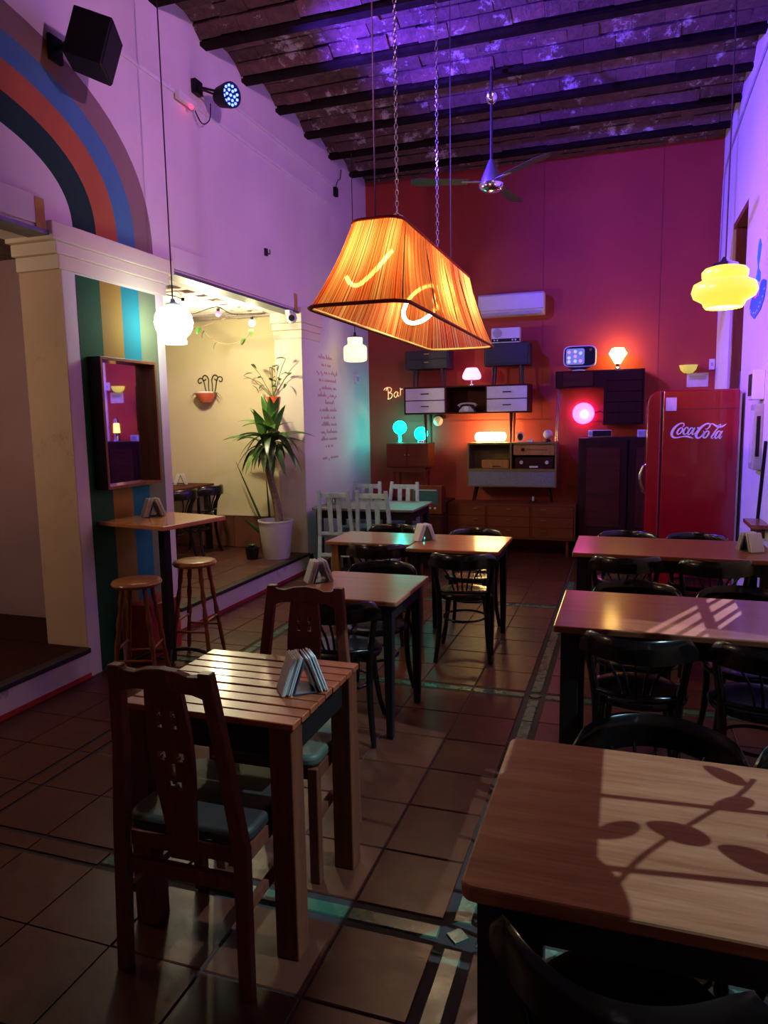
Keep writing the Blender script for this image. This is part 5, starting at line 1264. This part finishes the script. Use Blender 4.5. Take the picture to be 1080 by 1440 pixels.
# festoon string
t = thing('festoon_lights', 'string of coloured bulbs under the brick ceiling of the side room', 'string lights', (-3.8, 5.9, 2.6))
F = lambda *p: [Vector(q) - Vector((-3.8, 5.9, 2.6)) for q in p]
MB().tube(catmull(F((-4.2, 5.0, 2.73), (-3.72, 5.45, 2.72), (-3.95, 6.0, 2.66), (-3.78, 6.2, 2.74), (-3.7, 6.35, 2.69), (-3.56, 6.5, 2.70), (-3.62, 6.9, 2.76)), 6), .005, 6).build('cord', 'wire_dark', t)
for (x, y, z), m_, s_ in (((-3.66, 5.47, 2.68), 'bulb_red', 1), ((-3.76, 6.2, 2.70), 'bulb_magenta', .9), ((-3.56, 6.5, 2.645), 'bulb_warm', 1.1)):
    l_ = Vector((x, y, z)) - Vector((-3.8, 5.9, 2.6))
    b_ = MB().lathe([(r * s_, zz * s_) for r, zz in sphere_prof(.03, -.03)], 14, cap=False).build('bulb', m_, t, smooth=60, loc=l_)
    MB().lathe([(0, -.005), (.014, -.005), (.016, .025), (0, .03)], 12, cap=False).build('socket', 'black_plastic', b_)
lamp('festoon_bulb_light', 'POINT', (-3.80, 6.0, 2.38), 62, (1.0, .90, .52), None, .05)
t = thing('trailing_vine', 'thin vine with a few leaves trailing below the bulbs', 'vine', (-3.9, 6.4, 2.5))
F2 = lambda *p: [Vector(q) - Vector((-3.9, 6.4, 2.5)) for q in p]
vp = catmull(F2((-4.6, 6.55, 2.56), (-4.3, 6.5, 2.58), (-4.1, 6.5, 2.62), (-3.85, 6.5, 2.68)), 6); vp2 = catmull(F2((-4.15, 6.5, 2.6), (-4.0, 6.5, 2.46), (-3.8, 6.5, 2.42), (-3.62, 6.5, 2.48), (-3.56, 6.5, 2.58)), 6)
for v in (vp, vp2): MB().tube(v, .0045, 5).build('stem', 'bark', t)
for k, v in enumerate((vp[3], vp[7], vp[10], vp2[2], vp2[7], vp2[17], vp2[22])):
    o = leaf_mesh(.085, .028, .5).build('leaf', 'leaf_light' if k > 4 else 'leaf_green', t); o.location = v; o.rotation_euler = (rs.uniform(-1, 1), .9, rs.uniform(3.5, 5.5))

# vine at the street window whose leaves shade the foreground table
t = thing('window_vine', 'leafy vine hanging in the street window, out of the frame', 'vine', (XR + .07, 1.6, 1.9))
stm = catmull([(0, .27, -.13), (0, .19, -.07), (0, .07, .06), (0, -.05, .18), (0, -.13, .235), (0, -.17, .28)], 5)
MB().tube(stm, .005, 6).build('stem', 'bark', t)
for (y, z, a, s_) in ((.02, .235, 115, .9), (.03, .09, 75, 1.1), (-.17, .26, 20, 1.5), (.27, -.055, 60, .9), (-.03, -.07, 70, 1.15), (.16, -.06, 110, .85), (.02, -.15, 40, .7), (.36, .02, 100, .8)):
    pts = []
    for k in range(16):
        q = 2 * PI * k / 16; pts.append((.060 * s_ * math.cos(q) * (1 + .3 * max(0, math.cos(q)) ** 3), .030 * s_ * math.sin(q)))
    o = MB().prism(pts, .002, YZ(0, 1)).build('leaf', 'leaf_green', t); o.location = (0, y, z); o.rotation_euler = (R(a), 0, 0)
# unseen pendant added in the near side room to light the jamb
pendant('opal_pendant', 'white glass pendant added in the near side room to light the jamb, out of the frame', (-4.35, 2.1, 2.2), [(0, 0), (.06, .0), (.11, .05), (.13, .12), (.11, .19), (.05, .24), (.03, .245)], 'opal_jamb_fill', 2.79,
        [(.045, .24), (.04, .255), (.012, .26), (.012, .29), (0, .29)], 'wire_dark', 24)

# ------------------------------------------------------------------ put each thing's empty at its own base
bpy.context.view_layer.update()
for e in [o for o in COL.objects if o.type == 'EMPTY' and o.location.length < 1e-6]:
    ch = children(e); pts = [Vector(c) + k.location for k in ch if k.type == 'MESH' for c in k.bound_box]
    if not pts: continue
    lo = Vector((min(p.x for p in pts), min(p.y for p in pts), min(p.z for p in pts))); hi = Vector((max(p.x for p in pts), max(p.y for p in pts), 0))
    base = Vector(((lo.x + hi.x) / 2, (lo.y + hi.y) / 2, lo.z)); e.location = base
    for k in ch: k.location = k.location - base
